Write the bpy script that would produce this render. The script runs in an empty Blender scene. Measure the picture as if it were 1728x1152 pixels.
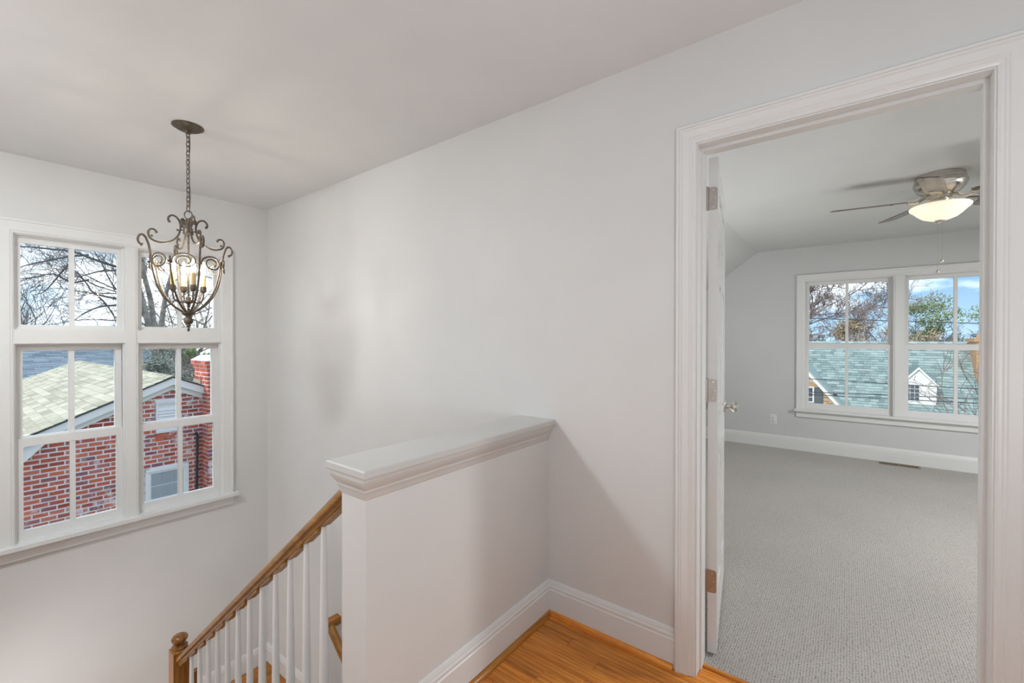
import bpy, bmesh, math, random
from mathutils import Vector, Matrix

S = bpy.context.scene
COL = S.collection
R = math.radians
random.seed(7)

# ------------------------------------------------------------------ camera
F_PX, YAW, PITCH, ROLL, CAM_H = 739.354, R(37.429), R(-0.345), R(0.05), 1.30
fw = Vector((math.cos(YAW)*math.cos(PITCH), math.sin(YAW)*math.cos(PITCH), math.sin(PITCH)))
rt = Vector((math.sin(YAW), -math.cos(YAW), 0))
up = rt.cross(fw)
rt, up = rt*math.cos(ROLL)+up*math.sin(ROLL), up*math.cos(ROLL)-rt*math.sin(ROLL)
cam_d = bpy.data.cameras.new('camera')
cam_d.sensor_width = 36; cam_d.lens = F_PX/1728*36
cam_d.clip_start = 0.05; cam_d.clip_end = 400
cam = bpy.data.objects.new('camera', cam_d); COL.objects.link(cam)
m3 = Matrix((rt, up, -fw)).transposed()
cam.matrix_world = Matrix.Translation((0, 0, CAM_H)) @ m3.to_4x4()
S.camera = cam

# ------------------------------------------------------------------ sky, sun, added fill lights out of frame, exposure
world = bpy.data.worlds.new('sky'); S.world = world; world.use_nodes = True
nt = world.node_tree; nt.nodes.clear()
w_out = nt.nodes.new('ShaderNodeOutputWorld'); w_bg = nt.nodes.new('ShaderNodeBackground')
tc = nt.nodes.new('ShaderNodeTexCoord'); sep = nt.nodes.new('ShaderNodeSeparateXYZ')
nt.links.new(tc.outputs['Generated'], sep.inputs[0])
ramp = nt.nodes.new('ShaderNodeValToRGB')
ramp.color_ramp.elements[0].position = 0.0; ramp.color_ramp.elements[0].color = (0.25, 0.36, 0.47, 1)
ramp.color_ramp.elements[1].position = 0.55; ramp.color_ramp.elements[1].color = (0.06, 0.14, 0.30, 1)
e = ramp.color_ramp.elements.new(0.14); e.color = (0.10, 0.20, 0.32, 1)
nt.links.new(sep.outputs['Z'], ramp.inputs[0])
mp = nt.nodes.new('ShaderNodeMapping'); mp.inputs['Scale'].default_value = (1.0, 1.0, 3.5)
mp.inputs['Location'].default_value = (0.35, 0.9, 0.2)
nt.links.new(tc.outputs['Generated'], mp.inputs[0])
cn = nt.nodes.new('ShaderNodeTexNoise'); cn.inputs['Scale'].default_value = 2.2; cn.inputs['Detail'].default_value = 7
cn.inputs['Roughness'].default_value = 0.55
nt.links.new(mp.outputs[0], cn.inputs['Vector'])
cr = nt.nodes.new('ShaderNodeValToRGB'); cr.color_ramp.elements[0].position = 0.44; cr.color_ramp.elements[1].position = 0.60
nt.links.new(cn.outputs['Fac'], cr.inputs[0])
mix = nt.nodes.new('ShaderNodeMix'); mix.data_type = 'RGBA'
nt.links.new(cr.outputs[0], mix.inputs[0]); nt.links.new(ramp.outputs[0], mix.inputs[6])
mix.inputs[7].default_value = (0.95, 0.97, 1.0, 1)
nt.links.new(mix.outputs[2], w_bg.inputs[0]); w_bg.inputs[1].default_value = 1.9
nt.links.new(w_bg.outputs[0], w_out.inputs[0])

sun_d = bpy.data.lights.new('sun', 'SUN'); sun_d.energy = 2.0; sun_d.angle = R(0.6); sun_d.color = (1.0, 0.93, 0.82)
sun = bpy.data.objects.new('sun', sun_d); COL.objects.link(sun)
sun_from = Vector((-0.80, 0.30, 0.62)).normalized()
sun.rotation_euler = sun_from.to_track_quat('Z', 'Y').to_euler()

def area(name, loc, aim, size, power, color=(1, 1, 1), shape='DISK'):
    d = bpy.data.lights.new(name, 'AREA'); d.shape = shape; d.size = size; d.energy = power; d.color = color
    o = bpy.data.objects.new(name, d); COL.objects.link(o); o.location = loc
    o.rotation_euler = (Vector(loc)-Vector(aim)).to_track_quat('Z', 'Y').to_euler()
    return o
area('hall_fill_down', (0.25, -1.5, 2.40), (0.25, -1.5, 0), 0.5, 7, (0.88, 0.95, 1.0))  # added fill behind the camera, no fixture here; brightens the hall
area('hall_fill_up', (-0.45, -0.75, 1.0), (0.0, 0.3, 2.6), 0.5, 18, (0.84, 0.93, 1.0))  # added fill aimed up to brighten the hall ceiling, no real lamp
area('bedroom_fill_down', (3.6, -2.0, 2.10), (3.6, -1.6, 0), 0.5, 66, (0.97, 0.985, 1.0))  # added fill that lifts the bedroom, no such fixture in the room
area('bedroom_fill_up', (3.6, 1.3, 0.5), (3.7, 0.9, 3.0), 1.2, 13, (1.0, 0.985, 0.97))  # added fill hidden behind the door wall, brightens the bedroom ceiling
area('stair_fill_down', (-0.45, 2.5, 2.41), (0.1, 2.7, 0), 0.4, 30, (0.90, 0.955, 1.0))  # added unseen fill for the stairwell walls, not a ceiling fixture
area('stair_fill_up', (-0.6, 2.2, 1.0), (-0.1, 2.6, 3.0), 0.4, 1.5, (0.93, 0.97, 1.0))  # weak added fill for the stairwell ceiling, stands for no lamp
area('landing_fill', (0.0, 3.2, -0.75), (0.6, 3.6, -1.6), 0.3, 5, (0.97, 0.98, 1.0))  # added fill to brighten the wall under the stair window

S.view_settings.view_transform = 'Standard'; S.view_settings.look = 'None'
S.view_settings.gamma = 1.0; S.view_settings.use_curve_mapping = False
S.view_settings.exposure = 0.5

# ------------------------------------------------------------------ materials
def lin(r, g, b):
    f = lambda c: (c/12.92 if c <= 0.04045 else ((c+0.055)/1.055)**2.4)
    return (f(r/255), f(g/255), f(b/255), 1)

class NT:
    def __init__(s, name):
        s.m = bpy.data.materials.new(name); s.m.use_nodes = True
        s.t = s.m.node_tree; s.t.nodes.clear()
        s.out = s.n('ShaderNodeOutputMaterial')
    def n(s, k, **kw):
        x = s.t.nodes.new(k)
        for a, b in kw.items(): setattr(x, a, b)
        return x
    def l(s, a, b): s.t.links.new(a, b)
    def bsdf(s, rough=0.5, metal=0.0, spec=0.5):
        b = s.n('ShaderNodeBsdfPrincipled'); b.inputs['Roughness'].default_value = rough
        b.inputs['Metallic'].default_value = metal; b.inputs['Specular IOR Level'].default_value = spec
        s.l(b.outputs[0], s.out.inputs[0]); s.b = b; return b
    def coord(s, scale=(1, 1, 1), kind='Object', rand=0.0):
        t = s.n('ShaderNodeTexCoord'); m = s.n('ShaderNodeMapping'); m.inputs['Scale'].default_value = scale
        s.l(t.outputs[kind], m.inputs[0])
        if rand:
            oi = s.n('ShaderNodeObjectInfo'); mu = s.n('ShaderNodeMath', operation='MULTIPLY'); mu.inputs[1].default_value = rand
            cb = s.n('ShaderNodeCombineXYZ'); s.l(oi.outputs['Random'], mu.inputs[0])
            for i in range(3): s.l(mu.outputs[0], cb.inputs[i])
            s.l(cb.outputs[0], m.inputs['Location'])
        return m.outputs[0]
    def noise(s, vec, scale, detail=3, rough=0.5):
        x = s.n('ShaderNodeTexNoise'); x.inputs['Scale'].default_value = scale; x.inputs['Detail'].default_value = detail
        x.inputs['Roughness'].default_value = rough; s.l(vec, x.inputs['Vector']); return x.outputs['Fac']
    def ramp(s, fac, stops):
        r = s.n('ShaderNodeValToRGB'); cr = r.color_ramp
        cr.elements[0].position, cr.elements[0].color = stops[0]
        cr.elements[1].position, cr.elements[1].color = stops[-1]
        for p, c in stops[1:-1]:
            e = cr.elements.new(p); e.color = c
        s.l(fac, r.inputs[0]); return r.outputs[0]
    def mix(s, fac, a, b, mode='MIX'):
        x = s.n('ShaderNodeMix', data_type='RGBA', blend_type=mode)
        for v, i in ((fac, 0), (a, 6), (b, 7)):
            if isinstance(v, (int, float, tuple)): x.inputs[i].default_value = v
            else: s.l(v, x.inputs[i])
        return x.outputs[2]
    def bump(s, h, strength=0.2, dist=0.01):
        b = s.n('ShaderNodeBump'); b.inputs['Strength'].default_value = strength; b.inputs['Distance'].default_value = dist
        s.l(h, b.inputs['Height']); s.l(b.outputs[0], s.b.inputs['Normal'])
    def rand(s):
        oi = s.n('ShaderNodeObjectInfo'); g = s.n('ShaderNodeNewGeometry')
        a = s.n('ShaderNodeMath', operation='ADD'); f = s.n('ShaderNodeMath', operation='FRACT')
        s.l(oi.outputs['Random'], a.inputs[0]); s.l(g.outputs['Random Per Island'], a.inputs[1]); s.l(a.outputs[0], f.inputs[0])
        return f.outputs[0]

def paint(name, col, rough=0.6, var=0.02, bump=0.02, spec=0.4):
    t = NT(name); b = t.bsdf(rough, 0, spec); v = t.coord()
    n = t.noise(v, 3.0, 4)
    lo = tuple(max(0, c*(1-var)) for c in col[:3])+(1,); hi = tuple(min(1, c*(1+var)) for c in col[:3])+(1,)
    t.l(t.ramp(n, [(0.3, lo), (0.7, hi)]), b.inputs['Base Color'])
    if bump: t.bump(t.noise(v, 180.0, 2), bump, 0.002)
    return t.m

def metal(name, col, rough=0.3, var=0.1):
    t = NT(name); b = t.bsdf(rough, 1.0); n = t.noise(t.coord(), 60.0, 4)
    lo = tuple(c*(1-var) for c in col[:3])+(1,); hi = tuple(min(1, c*(1+var)) for c in col[:3])+(1,)
    t.l(t.ramp(n, [(0.3, lo), (0.7, hi)]), b.inputs['Base Color']); return t.m

def wood(name, dark, mid, light, axis='y', rough=0.28, sc=1.0):
    t = NT(name); b = t.bsdf(rough, 0, 0.5)
    k = {'x': (1.2, 14, 14), 'y': (14, 1.2, 14), 'z': (14, 14, 1.2)}[axis]
    v = t.coord(tuple(sc*q for q in k), 'Object', 40.0)
    big = t.noise(v, 1.0, 6, 0.62)
    w = t.n('ShaderNodeTexWave', wave_type='BANDS', bands_direction={'x': 'Y', 'y': 'X', 'z': 'X'}[axis])
    w.inputs['Scale'].default_value = 0.45; w.inputs['Distortion'].default_value = 9.0; w.inputs['Detail'].default_value = 3.0
    t.l(v, w.inputs['Vector'])
    fine = t.noise(t.coord(tuple(sc*q*6 for q in k), 'Object', 40.0), 1.0, 2)
    c = t.ramp(big, [(0.25, dark), (0.5, mid), (0.78, light)])
    c = t.mix(0.28, c, t.ramp(w.outputs['Fac'], [(0.0, dark), (0.6, light)]), 'MIX')
    c = t.mix(0.35, c, t.ramp(fine, [(0.35, (0.55, 0.5, 0.45, 1)), (0.6, (1, 1, 1, 1))]), 'MULTIPLY')
    hs = t.n('ShaderNodeHueSaturation'); oi = t.n('ShaderNodeObjectInfo'); mr = t.n('ShaderNodeMapRange')
    mr.inputs['To Min'].default_value = 0.82; mr.inputs['To Max'].default_value = 1.18
    t.l(oi.outputs['Random'], mr.inputs[0]); t.l(mr.outputs[0], hs.inputs['Value']); t.l(c, hs.inputs['Color'])
    t.l(hs.outputs[0], b.inputs['Base Color']); t.bump(fine, 0.05, 0.001)
    return t.m

M = {}
M['wall'] = paint('wall_paint', (0.69, 0.685, 0.672, 1), 0.75)
M['ceil'] = paint('ceiling_paint', (0.775, 0.795, 0.805, 1), 0.85)
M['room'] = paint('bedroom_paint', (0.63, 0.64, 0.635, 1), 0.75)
M['trim'] = paint('trim_paint', (0.76, 0.76, 0.75, 1), 0.35, 0.01, 0)
M['cap'] = paint('cap_paint', (0.60, 0.59, 0.57, 1), 0.3, 0.01, 0)
M['door'] = paint('door_paint', (0.74, 0.735, 0.72, 1), 0.22, 0.01, 0)
M['balu'] = paint('baluster_paint', (0.82, 0.82, 0.82, 1), 0.3, 0.01, 0)
M['plas'] = paint('white_plastic', (0.8, 0.8, 0.79, 1), 0.35, 0.01, 0)
M['slot'] = paint('slot_dark', (0.05, 0.05, 0.05, 1), 0.6, 0.05, 0)
OD, OM, OL = lin(118, 66, 18), lin(176, 108, 34), lin(206, 142, 62)
M['oak_y'] = wood('oak_floor', lin(152, 84, 24), lin(222, 132, 44), lin(244, 168, 74), 'y', 0.25, 2.4)
M['oak_rail'] = wood('oak_rail', lin(110, 68, 22), lin(160, 110, 48), lin(190, 140, 72), 'y', 0.3, 2.0)
M['oak_x'] = wood('oak_across', OD, OM, OL, 'x', 0.28, 2.0)
M['oak_z'] = wood('oak_post', lin(100, 60, 20), lin(150, 96, 38), lin(178, 122, 54), 'z', 0.28, 2.0)
M['oak_gap'] = paint('floor_gap', lin(74, 40, 16), 0.6, 0.1, 0)
M['iron'] = metal('bronze_iron', lin(94, 85, 74), 0.48, 0.35); M['iron'].node_tree.nodes['Principled BSDF'].inputs['Metallic'].default_value = 0.5
M['nickel'] = metal('brushed_nickel', lin(205, 200, 192), 0.28, 0.08)
M['hinge'] = metal('hinge_metal', lin(178, 170, 164), 0.38, 0.08)
M['cream'] = paint('candle_sleeve', lin(214, 190, 140), 0.5, 0.08, 0)
M['blade'] = wood('fan_blade', lin(70, 60, 56), lin(110, 98, 92), lin(140, 128, 120), 'x', 0.25)

def emis(name, col, st, base=(0.8, 0.75, 0.65, 1)):
    t = NT(name); b = t.bsdf(0.3); n = t.noise(t.coord(), 8, 2)
    t.l(t.ramp(n, [(0.2, tuple(c*0.94 for c in col[:3])+(1,)), (0.8, col)]), b.inputs['Emission Color'])
    b.inputs['Emission Strength'].default_value = st; b.inputs['Base Color'].default_value = base; return t.m
M['bulb'] = emis('bulb_glow', (1.0, 0.88, 0.72, 1), 130.0)
M['bowl'] = emis('fan_bowl_glass', (1.0, 0.86, 0.60, 1), 0.48)

def glass():
    t = NT('window_glass'); tr = t.n('ShaderNodeBsdfTransparent'); gl = t.n('ShaderNodeBsdfGlossy'); gl.inputs['Roughness'].default_value = 0.01
    fr = t.n('ShaderNodeFresnel'); fr.inputs['IOR'].default_value = 1.25; mx = t.n('ShaderNodeMixShader')
    n = t.noise(t.coord(), 2.0, 2); t.l(t.ramp(n, [(0.3, (0.95, 0.97, 0.97, 1)), (0.7, (0.97, 0.985, 0.985, 1))]), tr.inputs[0])
    t.l(fr.outputs[0], mx.inputs[0]); t.l(tr.outputs[0], mx.inputs[1]); t.l(gl.outputs[0], mx.inputs[2]); t.l(mx.outputs[0], t.out.inputs[0]); return t.m
M['glass'] = glass()

def carpet():
    t = NT('berber_carpet'); b = t.bsdf(0.95, 0, 0.1); b.inputs['Sheen Weight'].default_value = 0.35; b.inputs['Sheen Roughness'].default_value = 0.5
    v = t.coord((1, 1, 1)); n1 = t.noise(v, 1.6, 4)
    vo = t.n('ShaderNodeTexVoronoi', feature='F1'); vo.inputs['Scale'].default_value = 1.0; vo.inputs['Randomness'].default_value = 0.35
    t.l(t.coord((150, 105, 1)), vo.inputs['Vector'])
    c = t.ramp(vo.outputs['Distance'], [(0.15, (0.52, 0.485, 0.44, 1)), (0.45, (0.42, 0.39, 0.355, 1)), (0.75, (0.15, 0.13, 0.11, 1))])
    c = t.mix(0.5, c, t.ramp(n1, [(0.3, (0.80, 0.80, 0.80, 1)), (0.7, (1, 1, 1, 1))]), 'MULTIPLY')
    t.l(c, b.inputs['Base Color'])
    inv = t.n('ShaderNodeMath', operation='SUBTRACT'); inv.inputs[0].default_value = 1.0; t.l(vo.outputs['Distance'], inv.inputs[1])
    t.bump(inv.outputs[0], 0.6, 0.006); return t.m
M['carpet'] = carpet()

def brick(name, stops, smudge=0.55, smc=(0.72, 0.70, 0.74, 1)):
    t = NT(name); b = t.bsdf(0.85, 0, 0.2); v = t.coord((1, 1, 1), 'Object', 30.0)
    c = t.ramp(t.rand(), stops)
    g = t.noise(t.coord((1, 1, 1), 'Object', 30.0), 45.0, 4)
    c = t.mix(0.4, c, t.ramp(g, [(0.3, (0.6, 0.6, 0.6, 1)), (0.7, (1.0, 1.0, 1.0, 1))]), 'MULTIPLY')
    geo = t.n('ShaderNodeNewGeometry'); sm = t.noise(geo.outputs['Position'], 3.2, 6, 0.7)
    c = t.mix(t.ramp(sm, [(smudge, (0, 0, 0, 1)), (smudge+0.09, (0.8, 0.8, 0.8, 1))]), c, smc)
    t.l(c, b.inputs['Base Color']); t.bump(g, 0.3, 0.004); return t.m
M['brick'] = brick('red_brick', [(0.0, lin(160, 78, 68)), (0.2, lin(196, 102, 84)), (0.45, lin(208, 120, 94)), (0.62, lin(172, 90, 86)), (0.75, lin(214, 132, 112)), (0.88, lin(138, 96, 112)), (1.0, lin(190, 98, 74))], 0.56)
M['brick2'] = brick('tan_brick', [(0.0, lin(178, 136, 98)), (0.5, lin(206, 164, 120)), (1.0, lin(190, 146, 106))], 0.72)
M['mortar'] = paint('mortar', (0.86, 0.83, 0.87, 1), 0.9, 0.08, 0.3)
M['mortar2'] = paint('tan_mortar', (0.55, 0.47, 0.38, 1), 0.9, 0.08, 0.3)

def shingle(name, a, b_, c_):
    t = NT(name); b = t.bsdf(0.9, 0, 0.15); v = t.coord()
    c = t.ramp(t.rand(), [(0.0, a), (0.5, b_), (1.0, c_)])
    c = t.mix(0.45, c, t.ramp(t.noise(v, 28.0, 3), [(0.35, (0.66, 0.66, 0.66, 1)), (0.65, (1, 1, 1, 1))]), 'MULTIPLY')
    t.l(c, b.inputs['Base Color']); t.bump(t.noise(v, 120, 2), 0.3, 0.004); return t.m
M['sh_pale'] = shingle('pale_shingle', (0.38, 0.37, 0.29, 1), (0.50, 0.49, 0.39, 1), (0.60, 0.58, 0.47, 1))
M['sh_blue'] = shingle('slate_shingle', (0.20, 0.26, 0.31, 1), (0.27, 0.34, 0.39, 1), (0.34, 0.41, 0.46, 1))
M['sh_green'] = shingle('green_shingle', (0.18, 0.25, 0.25, 1), (0.27, 0.36, 0.355, 1), (0.36, 0.45, 0.445, 1))
M['fascia'] = paint('white_fascia', (0.78, 0.79, 0.82, 1), 0.5, 0.03, 0)
M['siding'] = paint('white_siding', (0.80, 0.80, 0.80, 1), 0.6, 0.04, 0)
M['dark'] = paint('dark_metal', (0.04, 0.04, 0.05, 1), 0.5, 0.2, 0)
M['pane_far'] = paint('far_window_glass', (0.10, 0.13, 0.16, 1), 0.12, 0.3, 0)
M['blind'] = paint('window_blind', (0.34, 0.38, 0.43, 1), 0.6, 0.06, 0)
M['shutter'] = paint('dark_shutter', (0.10, 0.12, 0.14, 1), 0.6, 0.1, 0)
M['bark'] = paint('dark_bark', (0.15, 0.14, 0.135, 1), 0.9, 0.3, 0.5)
M['bark_l'] = paint('grey_bark', (0.30, 0.28, 0.25, 1), 0.9, 0.35, 0.5)
M['bark_b'] = paint('brown_twig', (0.25, 0.195, 0.175, 1), 0.9, 0.3, 0)
def leaf(name, a, b_):
    t = NT(name); b = t.bsdf(0.8, 0, 0.2); c = t.ramp(t.rand(), [(0.0, a), (1.0, b_)]); t.l(c, b.inputs['Base Color']); return t.m
M['leaf_g'] = leaf('olive_leaf', (0.09, 0.15, 0.06, 1), (0.30, 0.36, 0.16, 1))
M['leaf_d'] = leaf('evergreen_needle', (0.10, 0.13, 0.10, 1), (0.40, 0.42, 0.36, 1))
M['leaf_b'] = leaf('brown_leaf', (0.22, 0.17, 0.11, 1), (0.42, 0.34, 0.22, 1))
t = NT('lawn'); b = t.bsdf(0.95, 0, 0.1); v = t.coord()
t.l(t.ramp(t.noise(v, 0.8, 6), [(0.3, (0.09, 0.12, 0.05, 1)), (0.7, (0.22, 0.22, 0.12, 1))]), b.inputs['Base Color']); M['lawn'] = t.m

# ------------------------------------------------------------------ mesh helpers
class MB:
    def __init__(s): s.v = []; s.f = []
    def add(s, vs, fs):
        o = len(s.v); s.v += [tuple(p) for p in vs]; s.f += [tuple(i+o for i in f) for f in fs]; return s
    def box(s, x0, x1, y0, y1, z0, z1):
        x0, x1 = sorted((x0, x1)); y0, y1 = sorted((y0, y1)); z0, z1 = sorted((z0, z1))
        return s.add([(x, y, z) for x in (x0, x1) for y in (y0, y1) for z in (z0, z1)],
                     [(0, 1, 3, 2), (4, 6, 7, 5), (0, 4, 5, 1), (2, 3, 7, 6), (0, 2, 6, 4), (1, 5, 7, 3)])
    def hexa(s, bot, top):
        n = len(bot)
        return s.add(list(bot)+list(top), [tuple(range(n-1, -1, -1)), tuple(range(n, 2*n))]+[(i, (i+1) % n, n+(i+1) % n, n+i) for i in range(n)])
    def prism(s, poly, fn, a, b):            # poly of (p,q); fn(p,q,h) -> xyz
        return s.hexa([fn(p, q, a) for p, q in poly], [fn(p, q, b) for p, q in poly])
    def lathe(s, prof, c=(0, 0, 0), seg=24, axis='z', mat=None):
        o = len(s.v); vs = []; n = len(prof)
        for r, h in prof:
            for k in range(seg):
                a = 2*math.pi*k/seg; p = Vector((r*math.cos(a), r*math.sin(a), h))
                if mat: p = mat @ p
                vs.append(p+Vector(c))
        fs = [(i*seg+k, i*seg+(k+1) % seg, (i+1)*seg+(k+1) % seg, (i+1)*seg+k) for i in range(n-1) for k in range(seg)]
        fs += [tuple(range(seg-1, -1, -1)), tuple((n-1)*seg+k for k in range(seg))]
        return s.add(vs, fs)
    def tube(s, pts, rad, seg=8, closed=False, flat=1.0):
        pts = [Vector(p) for p in pts]; n = len(pts)
        if not isinstance(rad, (list, tuple)): rad = [rad]*n
        vs = []; nrm = None
        for i, p in enumerate(pts):
            if closed: t = pts[(i+1) % n]-pts[i-1]
            else: t = pts[min(i+1, n-1)]-pts[max(i-1, 0)]
            if t.length < 1e-9: t = Vector((0, 0, 1))
            t.normalize()
            if nrm is None:
                nrm = t.orthogonal().normalized()
            else:
                nrm = nrm-t*nrm.dot(t)
                nrm = nrm.normalized() if nrm.length > 1e-6 else t.orthogonal().normalized()
            bn = t.cross(nrm)
            for k in range(seg):
                a = 2*math.pi*k/seg; vs.append(p+(nrm*math.cos(a)+bn*math.sin(a)*flat)*rad[i])
        m = n if closed else n-1
        fs = [(i*seg+k, i*seg+(k+1) % seg, ((i+1) % n)*seg+(k+1) % seg, ((i+1) % n)*seg+k) for i in range(m) for k in range(seg)]
        if not closed: fs += [tuple(range(seg-1, -1, -1)), tuple((n-1)*seg+k for k in range(seg))]
        return s.add(vs, fs)
    def sweep(s, prof, path, nrm):           # planar mitred sweep; prof = (sideways, out of plane)
        path = [Vector(p) for p in path]; nrm = Vector(nrm).normalized(); n = len(path); rings = []
        for i, p in enumerate(path):
            d0 = (path[i]-path[i-1]).normalized() if i > 0 else None
            d1 = (path[i+1]-path[i]).normalized() if i < n-1 else None
            if d0 is None: d0 = d1
            if d1 is None: d1 = d0
            s0 = d0.cross(nrm); s1 = d1.cross(nrm); b = (s0+s1); b = b/(b.dot(s0) if abs(b.dot(s0)) > 1e-6 else 1)
            rings.append([p+b*w+nrm*h for w, h in prof])
        k = len(prof); vs = [q for r in rings for q in r]
        fs = [(i*k+j, i*k+(j+1) % k, (i+1)*k+(j+1) % k, (i+1)*k+j) for i in range(n-1) for j in range(k)]
        fs += [tuple(range(k-1, -1, -1)), tuple((n-1)*k+j for j in range(k))]
        return s.add(vs, fs)
    def mesh(s, name, smooth=False):
        me = bpy.data.meshes.new(name); me.from_pydata(s.v, [], s.f)
        bm = bmesh.new(); bm.from_mesh(me); bmesh.ops.recalc_face_normals(bm, faces=bm.faces); bm.to_mesh(me); bm.free()
        if smooth:
            for p in me.polygons: p.use_smooth = True
            if hasattr(me, 'set_sharp_from_angle'): me.set_sharp_from_angle(angle=R(38))
        return me
    def build(s, name, mat, parent=None, smooth=False, loc=None):
        me = s.mesh(name, smooth); me.materials.append(mat)
        return place(name, me, parent, loc)

def place(name, me, parent=None, loc=None, rot=None):
    o = bpy.data.objects.new(name, me); COL.objects.link(o)
    if parent: o.parent = parent
    if loc is not None: o.location = loc
    if rot is not None: o.rotation_euler = rot
    return o
def thing(name, label, cat, loc=(0, 0, 0), group=None):
    o = bpy.data.objects.new(name, None); COL.objects.link(o); o.location = loc; o.empty_display_size = 0.1
    tag(o, label, cat, group); return o
def tag(o, label, cat, group=None, kind=None):
    o['label'] = label; o['category'] = cat
    if group: o['group'] = group
    if kind: o['kind'] = kind
    return o
def struct(name, mb, mat, label, cat, smooth=False):
    return tag(mb.build(name, mat, None, smooth), label, cat, None, 'structure')
def bez(pts, n=8):                           # Catmull-Rom through points
    P = [Vector(p) for p in pts]; P = [P[0]*2-P[1]]+P+[P[-1]*2-P[-2]]; out = []
    for i in range(1, len(P)-2):
        for k in range(n):
            t = k/n; a, b, c, d = P[i-1:i+3]
            out.append(0.5*((2*b)+(c-a)*t+(2*a-5*b+4*c-d)*t*t+(3*b-a-3*c+d)*t**3))
    out.append(P[-2]); return out
def ray(px, py):
    return fw+rt*((px-864)/F_PX)-up*((py-576)/F_PX)
def on_y(px, py, y):
    d = ray(px, py); return Vector((0, 0, CAM_H))+d*(y/d.y)
def on_x(px, py, x):
    d = ray(px, py); return Vector((0, 0, CAM_H))+d*(x/d.x)

# ------------------------------------------------------------------ room shell
UA, VB, UF = 1.768, 4.084, 6.09              # door wall, stair window wall, bedroom window wall
ZC, ZR = 2.436, 2.36                         # ceilings
LAND = -1.556                                # stair landing
DL, DR, DH = 0.456, -0.318, 2.043            # door jamb faces and head
mb = MB()
mb.box(UA, UA+0.12, DL+0.02, VB+0.2, -3.1, 2.62); mb.box(UA, UA+0.12, -2.75, DR-0.02, -0.25, 2.62)
mb.box(UA, UA+0.12, DR-0.02, DL+0.02, DH+0.02, 2.62)
struct('wall_right', mb, M['wall'], 'plain white painted wall holding the open bedroom doorway', 'wall')
W1 = (0.278, 1.40, 0.020, 1.950)             # stair window opening
mb = MB()
mb.box(-1.0, W1[0], VB, VB+0.16, -3.1, 2.62); mb.box(W1[1], UA, VB, VB+0.16, -3.1, 2.62)
mb.box(W1[0], W1[1], VB, VB+0.16, -3.1, W1[2]); mb.box(W1[0], W1[1], VB, VB+0.16, W1[3], 2.62)
struct('wall_left', mb, M['wall'], 'white stairwell wall around the tall paned window', 'wall')
struct('wall_back', MB().box(-1.0, UA, -2.75, -2.6, -0.25, 2.62), M['wall'], 'white hall wall behind the viewpoint', 'wall')
struct('wall_side', MB().box(-1.12, -1.0, -2.75, VB+0.16, -3.1, 2.62), M['wall'], 'white wall on the far side of the stair flight', 'wall')
struct('ceiling', MB().box(-1.12, UA, -2.75, VB+0.16, ZC, ZC+0.15), M['ceil'], 'flat white ceiling above the stair hall', 'ceiling')

# bedroom shell
W2 = (-1.244, 0.394, 0.490, 1.965)
mb = MB()
mb.box(UF, UF+0.16, -3.0, W2[0], -0.2, 2.6); mb.box(UF, UF+0.16, W2[1], 2.15, -0.2, 2.6)
mb.box(UF, UF+0.16, W2[0], W2[1], -0.2, W2[2]); mb.box(UF, UF+0.16, W2[0], W2[1], W2[3], 2.6)
struct('wall_far', mb, M['room'], 'light grey bedroom wall around the double window', 'wall')
SL = 0.741                                   # slope of the knee ceiling
vk, vs_ = 2.0, 0.88
mb = MB(); mb.box(UA+0.12, UF, vk, vk+0.12, -0.2, ZR-SL*(vk-vs_)+0.1)
struct('wall_knee', mb, M['room'], 'low light grey bedroom knee wall behind the open door', 'wall')
mb = MB(); mb.box(UA+0.12, UF, -2.97, -2.85, -0.2, ZR)
struct('wall_near', mb, M['room'], 'light grey bedroom side wall hidden right of the doorway', 'wall')
mb = MB(); fnx = lambda p, q, h: (h, p, q)
vr = -1.73
mb.prism([(vs_, ZR), (vk+0.12, ZR-SL*(vk+0.12-vs_)), (vk+0.12, ZR-SL*(vk+0.12-vs_)+0.15), (vs_, ZR+0.15)], fnx, UA+0.12, UF)
mb.prism([(vr, ZR), (-2.97, ZR-SL*1.24), (-2.97, ZR-SL*1.24+0.15), (vr, ZR+0.15)], fnx, UA+0.12, UF)
mb.box(UA+0.12, UF, vr, vs_, ZR, ZR+0.15)
struct('ceiling', mb, M['room'], 'bedroom ceiling that slopes down at its side', 'ceiling')
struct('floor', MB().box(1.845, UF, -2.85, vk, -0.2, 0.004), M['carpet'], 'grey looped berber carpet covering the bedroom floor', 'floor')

# hall floor with separate oak planks
fl = struct('floor', MB().box(-1.0, UA+0.077, -2.6, 1.257, -0.24, -0.012), M['oak_gap'], 'glossy honey oak strip floor of the hall', 'floor')
bw = 0.0572; plank_mesh = {}
rng = random.Random(3); u = UA+0.072; n = 0
def plank(l):
    if l not in plank_mesh:
        h = bw/2-0.0006; k = 0.0022
        q = MB(); q.hexa([(-h, 0, 0), (h, 0, 0), (h, l-0.001, 0), (-h, l-0.001, 0)], [(-h, 0, 0.011), (h, 0, 0.011), (h, l-0.001, 0.011), (-h, l-0.001, 0.011)])
        b2 = bmesh.new(); me = q.mesh('plank'); b2.from_mesh(me)
        bmesh.ops.bevel(b2, geom=[e for e in b2.edges if all(v.co.z > 0.01 for v in e.verts)], offset=0.0009, segments=1, affect='EDGES')
        b2.to_mesh(me); b2.free(); me.materials.append(M['oak_y']); plank_mesh[l] = me
    return plank_mesh[l]
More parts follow.
